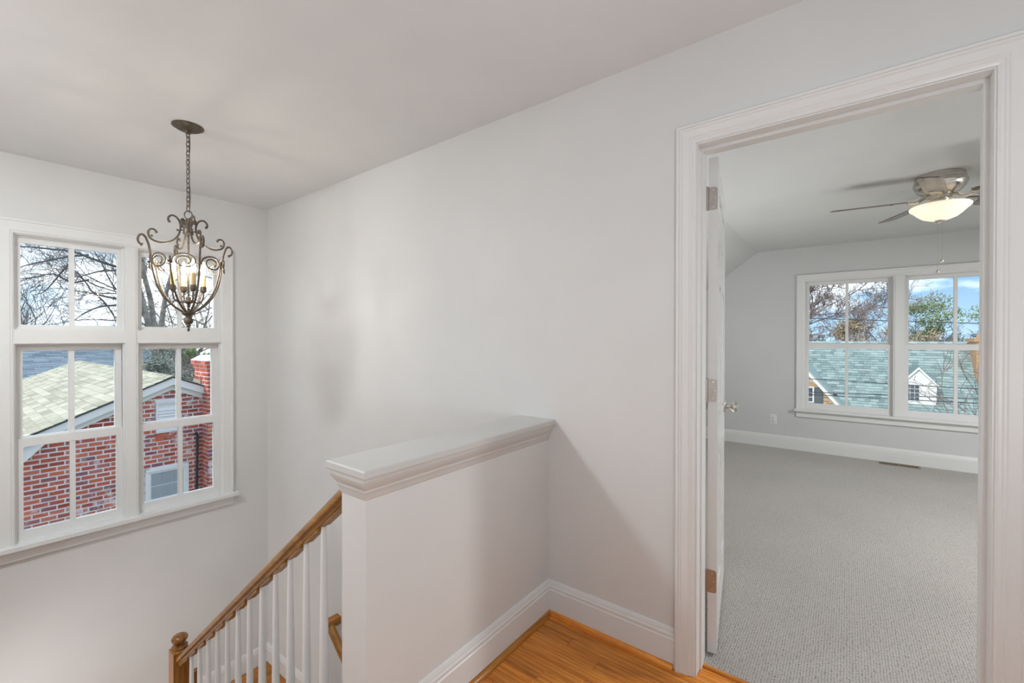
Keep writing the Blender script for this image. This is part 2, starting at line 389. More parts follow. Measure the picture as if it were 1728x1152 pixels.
while u > -0.98:
    ctr = u-bw/2
    lo, hi = (-2.6, 1.240)
    if ctr > UA-0.005: lo, hi = DR, DL
    y = hi
    first = True
    while y > lo+0.02:
        l = rng.choice([0.6, 0.75, 0.9, 1.05, 1.2]) if not first else rng.choice([0.3, 0.45, 0.6, 0.8, 1.0])
        l = min(l, y-lo); l = round(l, 3); first = False
        if y > -1.2: place('plank', plank(l), fl, (ctr, y-l, -0.0112))
        else:
            place('plank', plank(round(y-lo, 3)), fl, (ctr, lo, -0.0112)); break
        y -= l
    u -= bw

# ------------------------------------------------------------------ baseboards
BP = [(0, 0), (0.016, 0), (0.016, 0.112), (0.013, 0.116), (0.014, 0.128), (0.010, 0.136), (0.010, 0.140), (0.006, 0.152), (0, 0.154)]
SHOE = [(0.016, 0)]+[(0.016+0.019*math.cos(a), 0.019*math.sin(a)) for a in [R(15*i) for i in range(7)]]
def base(mb_, p0, p1, nrm, prof=BP, z=0.0):
    n_ = Vector(nrm+(0,)); mb_.hexa([Vector((*p0, z+h))+n_*t_ for t_, h in prof], [Vector((*p1, z+h))+n_*t_ for t_, h in prof]); return mb_
VH0, VH1, UH = 1.131, 1.257, 0.765           # half wall faces and near end
struct('baseboard_right', base(MB(), (UA, VH0), (UA, 0.533), (-1, 0)), M['trim'], 'white moulded baseboard between half wall and door casing', 'baseboard')
struct('baseboard_half', base(MB(), (UA, VH0), (UH, VH0), (0, -1)), M['trim'], 'white moulded baseboard along the half wall', 'baseboard')
q = base(MB(), (UA, VH0-0.016), (UA, 0.540), (-1, 0), SHOE)
struct('trim_1', q, M['oak_y'], 'oak quarter-round shoe beside the doorway wall', 'trim', True)
q = base(MB(), (UA-0.016, VH0), (UH, VH0), (0, -1), SHOE)
struct('trim_2', q, M['oak_x'], 'oak quarter-round shoe along the half wall', 'trim', True)
struct('baseboard_far', base(MB(), (UF, -2.85), (UF, vk), (-1, 0)), M['trim'], 'white baseboard under the bedroom window', 'baseboard')
struct('baseboard_landing', base(base(MB(), (UA, 3.0), (UA, VB), (-1, 0), BP, LAND), (-1.0, VB), (UA, VB), (0, -1), BP, LAND), M['trim'], 'white moulded baseboard around the lower stair landing corner', 'baseboard')

# ------------------------------------------------------------------ half wall
hw = struct('wall_half', MB().box(UH, UA, VH0, VH1, -0.32, 0.875), M['wall'], 'white half wall with moulded cap guarding the stairwell', 'half wall')
c0, c1, cu = 1.094, 1.302, 0.735
mb = MB().hexa([(cu+0.002, c0+0.002, 0.893), (UA, c0+0.002, 0.893), (UA, c1-0.002, 0.893), (cu+0.002, c1-0.002, 0.893)],
               [(cu, c0, 0.898), (UA, c0, 0.898), (UA, c1, 0.898), (cu, c1, 0.898)])
mb.hexa([(cu, c0, 0.898), (UA, c0, 0.898), (UA, c1, 0.898), (cu, c1, 0.898)], [(cu, c0, 0.915), (UA, c0, 0.915), (UA, c1, 0.915), (cu, c1, 0.915)])
mb.hexa([(cu, c0, 0.915), (UA, c0, 0.915), (UA, c1, 0.915), (cu, c1, 0.915)], [(cu+0.004, c0+0.004, 0.919), (UA, c0+0.004, 0.919), (UA, c1-0.004, 0.919), (cu+0.004, c1-0.004, 0.919)])
mb.build('cap', M['cap'], hw)
CP = [(0.0, 0), (0.026, 0), (0.026, -0.012), (0.022, -0.022), (0.014, -0.036), (0.011, -0.040), (0.011, -0.046), (0.007, -0.056), (0.007, -0.056), (0.003, -0.071), (0, -0.074)]
mb = MB(); mb.sweep(CP, [(UA, VH0, 0.893), (UH, VH0, 0.893), (UH, VH1, 0.893), (UA, VH1, 0.893)], (0, 0, 1))
# sideways must point outward from the wall
cx = sum(v[1] for v in mb.v)/len(mb.v)
if min(v[1] for v in mb.v) > VH0-0.005:
    mb = MB(); mb.sweep([(-a, b_) for a, b_ in CP], [(UA, VH0, 0.893), (UH, VH0, 0.893), (UH, VH1, 0.893), (UA, VH1, 0.893)], (0, 0, 1))
mb.build('moulding', M['cap'], hw)

# ------------------------------------------------------------------ stairs
RI, TR, SV = 0.1945, 0.2485, 1.300           # rise, run, first nosing
st = thing('staircase', 'oak tread staircase going down to the landing below the window', 'staircase', (0, 1.3, LAND))
def part(mb_, name, mat, parent, smooth=False):
    o = mb_.build(name, mat, parent, smooth); o.location = Vector((0, 0, 0))-parent.location; return o
for k in range(1, 8):
    y0 = SV+(k-1)*TR; z = -k*RI
    part(MB().box(-0.995, 0.885, y0-0.0, y0+TR+0.028, z-0.027, z), 'tread', M['oak_x'], st)
    part(MB().box(-0.995, 0.875, y0-0.016, y0, z, z+RI-0.027), 'riser', M['trim'], st)
part(MB().box(-0.995, 0.875, SV+7*TR-0.016, SV+7*TR, LAND, LAND+RI-0.027), 'riser', M['trim'], st)
part(MB().box(-0.995, UH-0.004, 1.258, 1.328, -0.027, 0.0), 'landing_nosing', M['oak_x'], st)
part(MB().box(-0.995, UH-0.004, SV-0.04, SV-0.0165, -0.24, -0.03), 'riser', M['trim'], st)
# skirt under the treads
mb = MB(); fnu = lambda p, q_, h: (h, p, q_)
mb.prism([(SV-0.035, -0.26), (SV+7*TR, LAND-0.02), (SV+7*TR, LAND-0.30), (SV-0.035, -0.62)], fnu, 0.845, 0.872)
part(mb, 'stringer', M['trim'], st)
for k in range(1, 8):                        # lower flight back under the hall
    y1 = 3.02-(k-1)*TR; z = LAND-k*RI
    part(MB().box(0.90, UA-0.004, y1-TR-0.028, y1, z-0.027, z), 'tread', M['oak_x'], st)
    part(MB().box(0.90, UA-0.004, y1, y1+0.016, z, z+RI-0.027), 'riser', M['trim'], st)
lf = struct('floor', MB().box(-1.0, UA, 3.045, VB, LAND-0.2, LAND-0.0115), M['oak_gap'], 'oak strip floor of the stair landing below the window', 'floor')
v = VB-0.02
while v > 3.08:
    h = bw/2-0.0006
    me = bpy.data.meshes.get('landing_plank')
    if me is None:
        qq = MB().box(-1.38, 1.38, -h, h, 0, 0.011); me = qq.mesh('landing_plank'); me.materials.append(M['oak_x'])
    place('plank', me, lf, (0.384, v-bw/2, LAND-0.0112)); v -= bw
struct('floor', MB().box(-1.0, UA, -2.6, VB, -3.2, -3.1), M['oak_x'], 'oak floor at the foot of the stairs', 'floor')

# ------------------------------------------------------------------ stair railing
UR = 0.848; sl = 0.783
rl = thing('stair_railing', 'oak handrail with white tapered balusters descending from the half wall', 'railing', (UR, 3.10, LAND))
zr = lambda y: 0.622-sl*(y-1.512)             # underside of handrail
def along(prof, y0, y1, off=0.0):
    m_ = MB(); m_.hexa([(UR+a, y0, zr(y0)+off+b_) for a, b_ in prof], [(UR+a, y1, zr(y1)+off+b_) for a, b_ in prof]); return m_
RP = [(-0.020, 0), (-0.020, 0.016), (-0.030, 0.024), (-0.031, 0.036), (-0.026, 0.050), (-0.012, 0.062), (0.0, 0.065), (0.012, 0.062), (0.026, 0.050), (0.031, 0.036), (0.030, 0.024), (0.020, 0.016), (0.020, 0)]
part(along(RP, VH1, 3.075), 'handrail', M['oak_rail'], rl, True)
byy = [1.512+0.1262*k for k in range(12)]
edges = [VH1]+[y_ for b_ in byy for y_ in (b_-0.017, b_+0.017)]+[3.06]
for a_, b_ in zip(edges[0::2], edges[1::2]):
    part(along([(-0.017, -0.012), (0.017, -0.012), (0.017, 0.003), (-0.017, 0.003)], a_, b_), 'fillet', M['oak_rail'], rl)
bal = None
for k, y_ in enumerate(byy):
    top = zr(y_)-0.004
    zt = -RI*(int((y_-SV)/TR)+1)
    L = top-zt
    m_ = MB(); pr_ = []
    m_.box(UR-0.016, UR+0.016, y_-0.016, y_+0.016, zt, zt+0.20)
    m_.lathe([(0.012, 0), (0.0165, 0.004), (0.0165, 0.014), (0.011, 0.020), (0.0165, 0.036), (0.0165, 0.05), (0.016, 0.15), (0.0095, L-0.20)], (UR, y_, zt+0.20), 12)
    part(m_, 'baluster', M['balu'], rl, True)
nw = MB(); ny = 3.10; nb = zr(ny)
nw.box(UR-0.042, UR+0.042, ny-0.042, ny+0.042, LAND, nb+0.105)
nw.hexa([(UR-0.042, ny-0.042, nb+0.105), (UR+0.042, ny-0.042, nb+0.105), (UR+0.042, ny+0.042, nb+0.105), (UR-0.042, ny+0.042, nb+0.105)],
        [(UR-0.030, ny-0.030, nb+0.115), (UR+0.030, ny-0.030, nb+0.115), (UR+0.030, ny+0.030, nb+0.115), (UR-0.030, ny+0.030, nb+0.115)])
np_ = part(nw, 'newel_post', M['oak_z'], rl)
m_ = MB(); m_.lathe([(0.036, 0), (0.041, 0.006), (0.037, 0.013), (0.024, 0.018), (0.018, 0.023), (0.024, 0.030)]+[(0.041*math.sin(a), 0.052-0.026*math.cos(a)) for a in [R(d_) for d_ in range(30, 181, 15)]], (0, 0, 0), 20)
o = m_.build('newel_ball', M['oak_z'], np_, True, (UR, ny, nb+0.115))
# oak rail on the wall over the lower flight, its post by the landing
wr = thing('wall_handrail', 'short oak wall handrail seen behind the last baluster', 'handrail', (1.70, 2.92, -0.75))
wz = lambda y: -0.755+sl*(y-2.94)
WP = [(-0.022, -0.03), (-0.026, -0.008), (-0.022, 0.016), (0, 0.026), (0.022, 0.016), (0.026, -0.008), (0.022, -0.03)]
m_ = MB(); m_.hexa([(1.695+a, 2.955, wz(2.955)+b_) for a, b_ in WP], [(1.695+a, 1.4, wz(1.4)+b_) for a, b_ in WP]); part(m_, 'rail', M['oak_rail'], wr, True)
m_ = MB(); m_.box(1.669, UA, 2.92, 2.972, wz(2.955)-0.03, wz(2.955)+0.026); part(m_, 'rail_return', M['oak_x'], wr)
m_ = MB(); m_.tube([(UA, 2.3, wz(2.3)-0.07), (1.72, 2.3, wz(2.3)-0.075), (1.695, 2.3, wz(2.3)-0.03)], 0.008); part(m_, 'bracket', M['nickel'], wr, True)
lp = MB().box(0.915, 0.95, 3.10, 3.135, LAND, -0.70)
tag(lp.build('stair_post', M['oak_z']), 'slim oak post beside the newel, seen between the balusters', 'post')

# ------------------------------------------------------------------ windows
def window(name, label, P, units, hole, transom, z_lo, z_hi, casing_w, stool_ext, uppers):
    """P maps (along, depth, height) to world; units = [(a0,a1)...] openings."""
    root = thing(name, label, 'window', P((hole[0]+hole[1])/2, 0, hole[2])); root['kind'] = 'structure'
    def bx(name_, a0, a1, d0, d1, z0, z1, mat, par=root):
        p, q_ = P(a0, d0, z0), P(a1, d1, z1)
        m_ = MB().box(p[0], q_[0], p[1], q_[1], p[2], q_[2]); o_ = m_.build(name_, mat, par)
        o_.location = -root.location if par is root else Vector((0, 0, 0)); return o_
    a0, a1, z0, z1 = hole; T = M['trim']
    bx('jamb', a0, a0+0.006, 0, 0.15, z0, z1, T); bx('jamb', a1-0.006, a1, 0, 0.15, z0, z1, T); bx('head_jamb', a0, a1, 0, 0.15, z1-0.006, z1, T)
    bx('outer_sill', a0, a1, 0.02, 0.19, z0-0.02, z0+0.012, T)
    # mitred casing
    nrm = Vector(P(0, -1, 0))-Vector(P(0, 0, 0))
    prof = [(0, 0), (0, 0.010), (0.008, 0.014), (0.014, 0.014), (0.016, 0.017), (casing_w-0.014, 0.019), (casing_w-0.012, 0.024), (casing_w, 0.024), (casing_w, 0)]
    path = [P(a0, 0, z0), P(a0, 0, z1), P(a1, 0, z1), P(a1, 0, z0)]
    m_ = MB().sweep(prof, path, nrm)
    if max(v_[2] for v_ in m_.v) < z1+0.02: m_ = MB().sweep([(-p, q_) for p, q_ in prof], path, nrm)
    o_ = m_.build('casing', T, root); o_.location = -root.location
    s = stool_ext
    bx('stool', a0-casing_w-s, a1+casing_w+s, -0.062, 0.02, z0-0.022, z0+0.002, T)
    bx('apron', a0-casing_w, a1+casing_w, -0.020, 0, z0-0.092, z0-0.022, T)
    bx('apron_bead', a0-casing_w-0.004, a1+casing_w+0.004, -0.028, 0, z0-0.036, z0-0.022, T)
    for (ua, ub) in zip(units[:-1], units[1:]):
        bx('mullion', ua[1], ub[0], -0.014, 0.15, z0, z1, T)
        bx('mullion_bead', ua[1]+0.012, ub[0]-0.012, -0.019, -0.014, z0, z1, T)
    def sash(nm, b0, b1, s0, s1, st_, rb, rtp, d0, d1, mun=0.027):
        root_ = root
        m1 = MB()
        def q(a, b, c, d, e, f):
            p, r_ = P(a, c, e), P(b, d, f); m1.box(p[0], r_[0], p[1], r_[1], p[2], r_[2])
        q(b0, b0+st_, d0, d1, s0, s1); q(b1-st_, b1, d0, d1, s0, s1); q(b0+st_, b1-st_, d0, d1, s0, s0+rb); q(b0+st_, b1-st_, d0, d1, s1-rtp, s1)
        fr_ = m1.build(nm, T, root); fr_.location = -root.location
        mid = (b0+b1)/2; dm = (d0+d1)/2
        bx('muntin', mid-mun/2, mid+mun/2, d0+0.003, d1-0.003, s0+rb, s1-rtp, T, fr_)
        for (g0, g1) in ((b0+st_, mid-mun/2), (mid+mun/2, b1-st_)):
            bx('pane', g0, g1, dm-0.002, dm+0.002, s0+rb, s1-rtp, M['glass'], fr_)
    for (b0, b1) in units:
        lo_top = z1
        if transom:
            bx('transom_bar', b0, b1, -0.014, 0.15, transom[0], transom[1], T)
            # stepped stops around the fixed light
            m1 = MB()
            for (off, d0, d1) in ((0.007, 0.012, 0.03), (0.014, 0.02, 0.05)):
                for (x0, x1, y0, y1) in ((b0, b0+off, transom[1], z1), (b1-off, b1, transom[1], z1), (b0+off, b1-off, z1-off, z1), (b0+off, b1-off, transom[1], transom[1]+off)):
                    p, r_ = P(x0, d0, y0), P(x1, d1, y1); m1.box(p[0], r_[0], p[1], r_[1], p[2], r_[2])
            o_ = m1.build('stop', T, root); o_.location = -root.location
            sash('transom_sash', b0+0.010, b1-0.010, transom[1]+0.006, z1-0.008, 0.022, 0.026, 0.042, 0.034, 0.056)
            lo_top = transom[0]
        um = uppers
        sash('upper_sash', b0+0.006, b1-0.006, um, lo_top-0.002, 0.034, 0.035, 0.044, 0.056, 0.100)
        sash('lower_sash', b0+0.005, b1-0.005, z0+0.012, um+0.030, 0.034, 0.056, 0.052, 0.028, 0.062)
        bx('sash_stop', b0, b0+0.008, 0.004, 0.028, z0, lo_top, T); bx('sash_stop', b1-0.008, b1, 0.004, 0.028, z0, lo_top, T); bx('sash_stop', b0+0.008, b1-0.008, 0.004, 0.028, lo_top-0.008, lo_top, T)
    return root
window('window_1', 'tall white double window with upper lights over the stair landing', lambda a, d, z: (a, VB+d, z), [(0.278, 0.800), (0.872, 1.400)], W1, (1.268, 1.355), 0.02, 1.95, 0.086, 0.03, 0.640)
window('window_2', 'white double-hung twin window on the bedroom wall', lambda a, d, z: (UF+d, a, z), [(-1.244, -0.467), (-0.383, 0.394)], W2, None, 0.49, 1.965, 0.076, 0.02, 1.215)

# ------------------------------------------------------------------ doorway
mb = MB()
mb.box(UA-0.004, UA+0.124, DL, DL+0.02, 0, DH+0.02); mb.box(UA-0.004, UA+0.124, DR-0.02, DR, 0, DH+0.02); mb.box(UA-0.004, UA+0.124, DR, DL, DH, DH+0.02)
mb.box(UA+0.045, UA+0.082, DL-0.006, DL, 0, DH); mb.box(UA+0.045, UA+0.082, DR, DR+0.012, 0, DH); mb.box(UA+0.045, UA+0.082, DR+0.012, DL-0.006, DH-0.012, DH)
struct('trim_3', mb, M['trim'], 'white door jamb lining with stops inside the doorway', 'door jamb')
prof = [(0, 0), (0, 0.009), (0.006, 0.012), (0.012, 0.012), (0.016, 0.015), (0.020, 0.015), (0.024, 0.018), (0.048, 0.020), (0.051, 0.023), (0.058, 0.023), (0.060, 0.027), (0.068, 0.027), (0.071, 0.024), (0.071, 0)]
path = [(UA, DL+0.005, 0), (UA, DL+0.005, DH+0.005), (UA, DR-0.005, DH+0.005), (UA, DR-0.005, 0)]
mb = MB().sweep(prof, path, (-1, 0, 0))
if max(v_[2] for v_ in mb.v) < DH+0.03: mb = MB().sweep([(-a, b_) for a, b_ in prof], path, (-1, 0, 0))
struct('trim_4', mb, M['trim'], 'white moulded casing framing the bedroom doorway', 'door casing')
path = [(UA+0.12, p[1], p[2]) for p in path]
mb = MB().sweep(prof, path, (1, 0, 0))
if max(v_[2] for v_ in mb.v) < DH+0.03: mb = MB().sweep([(-a, b_) for a, b_ in prof], path, (1, 0, 0))
struct('trim_5', mb, M['trim'], 'white casing on the bedroom side of the doorway', 'door casing')
struct('trim_6', MB().box(1.832, 1.850, DR, DL, -0.005, 0.006), M['oak_y'], 'narrow oak edge where hall floor meets carpet', 'threshold')

# door swung into the bedroom
da = R(9.5); dd = Vector((math.cos(da), math.sin(da), 0)); dn = Vector((-math.sin(da), math.cos(da), 0))
D0 = Vector((1.920, 0.418, 0.015)); DW, DT, DHT = 0.712, 0.035, 2.024
dr = thing('door_1', 'white six-panel door standing open into the carpeted bedroom', 'door', D0); dr['kind'] = 'structure'
dr.rotation_euler = (0, 0, da)
# local: x along door, y thickness (0..DT), z height
st_w, rails = 0.105, [(0.0, 0.22), (0.78, 0.93), (1.52, 1.62), (1.90, DHT)]
mb = MB()
for a_, b_ in ((0, st_w), (DW/2-0.045, DW/2+0.045), (DW-st_w, DW)): mb.box(a_, b_, 0, DT, 0, DHT)
for a_, b_ in rails: mb.box(st_w, DW/2-0.045, 0, DT, a_, b_); mb.box(DW/2+0.045, DW-st_w, 0, DT, a_, b_)
mb.build('door_frame', M['door'], dr)
for (x0, x1) in ((st_w, DW/2-0.045), (DW/2+0.045, DW-st_w)):
    for (z0, z1) in zip([r_[1] for r_ in rails[:-1]], [r_[0] for r_ in rails[1:]]):
        m_ = MB().box(x0, x1, 0.010, DT-0.010, z0, z1); k = 0.035
        for (ya, yb) in ((0.010, 0.002), (DT-0.010, DT-0.002)):
            m_.hexa([(x0+0.012, ya, z0+0.012), (x1-0.012, ya, z0+0.012), (x1-0.012, ya, z1-0.012), (x0+0.012, ya, z1-0.012)],
                    [(x0+k, yb, z0+k), (x1-k, yb, z0+k), (x1-k, yb, z1-k), (x0+k, yb, z1-k)])
        m_.build('panel', M['door'], dr)
for zc in (1.872, 1.091, 0.309):             # three hinges on the edge facing the hall
    h_ = MB(); hh = 0.046
    pts = [(0.033, -hh), (0.012, -hh)]+[(0.012-0.010*math.sin(R(a)), -hh+0.010-0.010*math.cos(R(a))) for a in (30, 60, 90)]+[(0.002+0.010-0.010*math.cos(R(a)), hh-0.010+0.010*math.sin(R(a))) for a in (0, 30, 60, 90)]+[(0.033, hh)]
    h_.prism(pts, lambda p, q_, h: (h, p, q_), -0.0025, 0.0)
    hg = h_.build('hinge', M['hinge'], dr, False, (0, 0, zc-0.015))
    kn = MB()
    for i in range(5): kn.lathe([(0.0055, 0), (0.0055, 0.0178)], (-0.004, 0.0405, -0.046+0.0184*i), 12)
    kn.lathe([(0.004, -0.049), (0.0065, -0.047), (0.0065, 0.047), (0.004, 0.050)], (-0.004, 0.0405, 0), 12)
    kn.build('knuckle', M['hinge'], hg, True)
    MB().box(-0.004, -0.0015, 0.033, 0.042, -0.045, 0.045).build('leaf_bend', M['hinge'], hg)
    for (yy, zz) in ((0.018, 0.034), (0.011, 0.0), (0.018, -0.034)):
        m_ = MB().lathe([(0.0042, 0), (0.0038, 0.0012), (0.0016, 0.0014), (0.0012, 0.0004)], (0, 0, 0), 10, mat=Matrix.Rotation(R(-90), 3, 'Y'))
        m_.build('screw', M['nickel'], hg, True, (-0.0025, yy, zz))
KP = [(0.033, 0), (0.033, 0.004), (0.027, 0.009), (0.014, 0.012), (0.011, 0.018), (0.011, 0.030), (0.015, 0.036), (0.024, 0.042), (0.029, 0.050), (0.029, 0.056), (0.024, 0.064), (0.012, 0.068), (0.001, 0.0685)]
for sgn, y0 in ((-1, 0.0), (1, DT)):
    m_ = MB().lathe(KP, (0, 0, 0), 24, mat=Matrix.Rotation(R(90 if sgn < 0 else -90), 3, 'X'))
    m_.build('door_knob', M['nickel'], dr, True, (DW-0.062, y0, 0.925))

# ------------------------------------------------------------------ outlet and floor vent
ot = thing('wall_outlet', 'white duplex outlet on the bedroom wall beside the window', 'outlet', (UF, 0.703, 0.337))
MB().hexa([(0, -0.036, -0.058), (0, 0.036, -0.058), (0, 0.036, 0.058), (0, -0.036, 0.058)], [(-0.006, -0.032, -0.054), (-0.006, 0.032, -0.054), (-0.006, 0.032, 0.054), (-0.006, -0.032, 0.054)]).build('cover_plate', M['plas'], ot)
for zz in (-0.02, 0.02):
    rc = MB().lathe([(0.0165, 0), (0.0165, 0.003), (0.015, 0.004)], (0, 0, 0), 16, mat=Matrix.Rotation(R(-90), 3, 'Y')).build('receptacle', M['plas'], ot, True, (-0.006, 0, zz))
    for yy in (-0.006, 0.006): MB().box(-0.0046, -0.004, yy-0.0012, yy+0.0012, -0.001, 0.007).build('slot', M['slot'], rc)
    MB().lathe([(0.0025, 0), (0.0025, 0.0006)], (-0.004, 0, -0.007), 8, mat=Matrix.Rotation(R(-90), 3, 'Y')).build('slot', M['slot'], rc)
vt = thing('floor_register', 'tan metal floor vent in the carpet under the bedroom window', 'floor vent', (5.985, -0.43, 0.004))
M['vent'] = paint('tan_vent', lin(140, 124, 100), 0.45, 0.03, 0)
mb = MB()
for a in ((-0.05, 0.05, -0.16, -0.145), (-0.05, 0.05, 0.145, 0.16), (-0.05, -0.036, -0.145, 0.145), (0.036, 0.05, -0.145, 0.145), (-0.036, 0.036, -0.008, 0.008)): mb.box(*a, 0, 0.006)
mb.build('frame', M['vent'], vt)
MB().box(-0.036, 0.036, -0.145, 0.145, 0.0, 0.0015).build('duct_opening', M['slot'], vt)
for i in range(22):
    y_ = -0.138+i*0.01314
    if abs(y_) < 0.012: continue
    MB().box(-0.036, 0.036, -0.0022, 0.0022, 0.0015, 0.0052).build('louver', M['vent'], vt, False, (0, y_, 0))

# ------------------------------------------------------------------ chandelier
CX, CY = 0.813, 2.809
ch = thing('chandelier', 'dark bronze scrollwork cage chandelier with lit candle bulbs hanging on a chain', 'chandelier', (CX, CY, 0))
def cp(m_, name, mat, smooth=True, parent=None): return m_.build(name, mat, parent or ch, smooth)
cp(MB().lathe([(0.070, 2.436), (0.072, 2.430), (0.056, 2.420), (0.040, 2.412), (0.014, 2.408), (0.013, 2.398), (0.008, 2.394)], seg=32), 'canopy', M['iron'])
nl = 17; z0, z1 = 1.985, 2.402
for i in range(nl):
    zc = z0+(z1-z0)*(i+0.5)/nl; a = R(35) if i % 2 else R(125); hl = 0.0175; hwid = 0.0085
    pts = []
    for k in range(16):
        t_ = 2*math.pi*k/16; xx = hwid*math.cos(t_); zz = hl*math.sin(t_)*(1.0)
        pts.append((xx*math.cos(a), xx*math.sin(a), zc+zz))
    cp(MB().tube(pts, 0.0022, 6, True), 'chain_link', M['iron'])
cp(MB().tube([(0.006+0.004*math.sin(9*q_), 0.004*math.cos(7*q_), 1.97+0.43*q_) for q_ in [i/30 for i in range(31)]], 0.0018, 5), 'wire', M['iron'])
cp(MB().tube([(0.022*math.cos(R(-37+90))*0+0.021*math.cos(t_)*math.sin(YAW), -0.021*math.cos(t_)*math.cos(YAW), 1.963+0.021*math.sin(t_)) for t_ in [2*math.pi*k/24 for k in range(24)]], 0.003, 8, True), 'loop', M['iron'])
cp(MB().lathe([(0.004, 1.945), (0.010, 1.942), (0.012, 1.935), (0.022, 1.930), (0.026, 1.924), (0.022, 1.915), (0.017, 1.905), (0.016, 1.895), (0.021, 1.888), (0.022, 1.880), (0.023, 1.868), (0.025, 1.862), (0.022, 1.856), (0.008, 1.854)], seg=20), 'cap', M['iron'])
for k in range(6):                           # leaf curls around the cap
    a = R(60*k+20)
    pts = bez([(0.016, 1.905), (0.021, 1.925), (0.030, 1.934), (0.037, 1.926), (0.035, 1.918)], 5)
    cp(MB().tube([(p.x*math.cos(a), p.x*math.sin(a), p.y) for p in [Vector((q_[0], q_[1])) for q_ in pts]], 0.0045, 6), 'leaf_curl', M['iron'])
cp(MB().lathe([(0.005, 1.86), (0.005, 1.51)], seg=12), 'rod', M['iron'])
A0 = R(181)                                # image-left direction is 127 deg
rib_pts = [(0.205, 1.772), (0.199, 1.745), (0.194, 1.715), (0.188, 1.67), (0.178, 1.62), (0.160, 1.566), (0.130, 1.518), (0.090, 1.478), (0.050, 1.452), (0.018, 1.437)]
hook = [(0.240, 1.772), (0.252, 1.778), (0.258, 1.795), (0.252, 1.814), (0.238, 1.822), (0.224, 1.814), (0.214, 1.796), (0.205, 1.772)]
RS = 0.82
def radial(pts, a, n=5): return [(p[0]*RS*math.cos(a), p[0]*RS*math.sin(a), p[1]) for p in bez([(q_[0], q_[1], 0) for q_ in pts], n)]
arm_pts = [(0.168, 1.846), (0.174, 1.854), (0.190, 1.857), (0.204, 1.848), (0.208, 1.832), (0.200, 1.812), (0.180, 1.800), (0.150, 1.794), (0.112, 1.800), (0.078, 1.818), (0.053, 1.848), (0.043, 1.884), (0.046, 1.914), (0.062, 1.938), (0.086, 1.945), (0.104, 1.934), (0.108, 1.918), (0.102, 1.912)]
def ballat(m_, r, z, a, rad):
    r = r*RS; c = Vector((r*math.cos(a), r*math.sin(a), z)); m_.lathe([(rad*math.sin(R(d_)), -rad*math.cos(R(d_))) for d_ in (8, 45, 90, 135, 172)], c, 8)
for k in range(8):
    a = A0+R(45*k)
    if k % 2 == 0:
        m_ = MB().tube(radial(hook+rib_pts[1:], a), 0.0052, 8); ballat(m_, 0.239, 1.771, a, 0.008)
        cp(m_, 'cage_rib', M['iron'])
        m_ = MB().tube(radial(arm_pts, a), 0.0048, 8); ballat(m_, 0.168, 1.845, a, 0.007); ballat(m_, 0.102, 1.911, a, 0.007)
        ballat(m_, 0.190, 1.822, a, 0.006); m_.tube(radial([(0.022, 1.876), (0.045, 1.876)], a), 0.003, 6); ballat(m_, 0.058, 1.872, a, 0.006)
        cp(m_, 'scroll_arm', M['iron'])
    else:
        m_ = MB().tube(radial(rib_pts[2:], a), 0.0048, 8); cp(m_, 'cage_rib', M['iron'])
    ballr = MB(); ballat(ballr, 0.207, 1.688, a, 0.006); ballr.tube(radial([(0.192, 1.688), (0.205, 1.688)], a), 0.003, 6); cp(ballr, 'stud', M['iron'])
    # C scroll bowed between this rib and the next
    pts = []
    for i in range(34):
        t_ = i/33; ang = R(200-620*t_); rr = 1.0-0.62*t_
        fa = 0.5+0.44*rr*math.cos(ang); zz = 1.693+0.042*rr*math.sin(ang)
        aa = a+R(45)*fa; r_ = RS*(0.192+0.004*math.sin(t_*3))
        pts.append((r_*math.cos(aa), r_*math.sin(aa), zz))
    cp(MB().tube(pts, 0.0038, 6), 'c_scroll', M['iron'])
cp(MB().lathe([(0.006, 1.525), (0.012, 1.520), (0.012, 1.508), (0.030, 1.502), (0.031, 1.494), (0.012, 1.488), (0.006, 1.482), (0.009, 1.474), (0.006, 1.466), (0.001, 1.463)], seg=16), 'hub', M['iron'])
cp(MB().lathe([(0.002, 1.464), (0.008, 1.460), (0.006, 1.450), (0.028, 1.444), (0.031, 1.438), (0.026, 1.430), (0.014, 1.424), (0.013, 1.412), (0.020, 1.406), (0.022, 1.396), (0.019, 1.384), (0.010, 1.376), (0.011, 1.370), (0.007, 1.364), (0.004, 1.356), (0.0065, 1.348), (0.004, 1.340), (0.001, 1.337)], seg=16), 'finial', M['iron'])
for k in range(4):
    a = A0+R(90*k); rc = 0.084*RS; c = Vector((rc*math.cos(a), rc*math.sin(a), 0))
    cp(MB().tube(radial([(0.022, 1.498), (0.050, 1.494), (0.074, 1.504), (0.084, 1.530), (0.084, 1.552)], a), 0.0042, 7), 'candle_arm', M['iron'])
    cp(MB().lathe([(0.006, 1.548), (0.011, 1.553), (0.0145, 1.560), (0.0145, 1.582), (0.012, 1.584)], c, 14), 'candle_cup', M['iron'])
    cs = cp(MB().lathe([(0.0115, 1.580), (0.0118, 1.648), (0.009, 1.651)], c, 14), 'candle_sleeve', M['cream'])
    cp(MB().lathe([(0.006, 1.651), (0.010, 1.660), (0.0125, 1.672), (0.011, 1.688), (0.006, 1.704), (0.002, 1.716), (0.0005, 1.719)], c, 12), 'bulb', M['bulb'], True, cs)

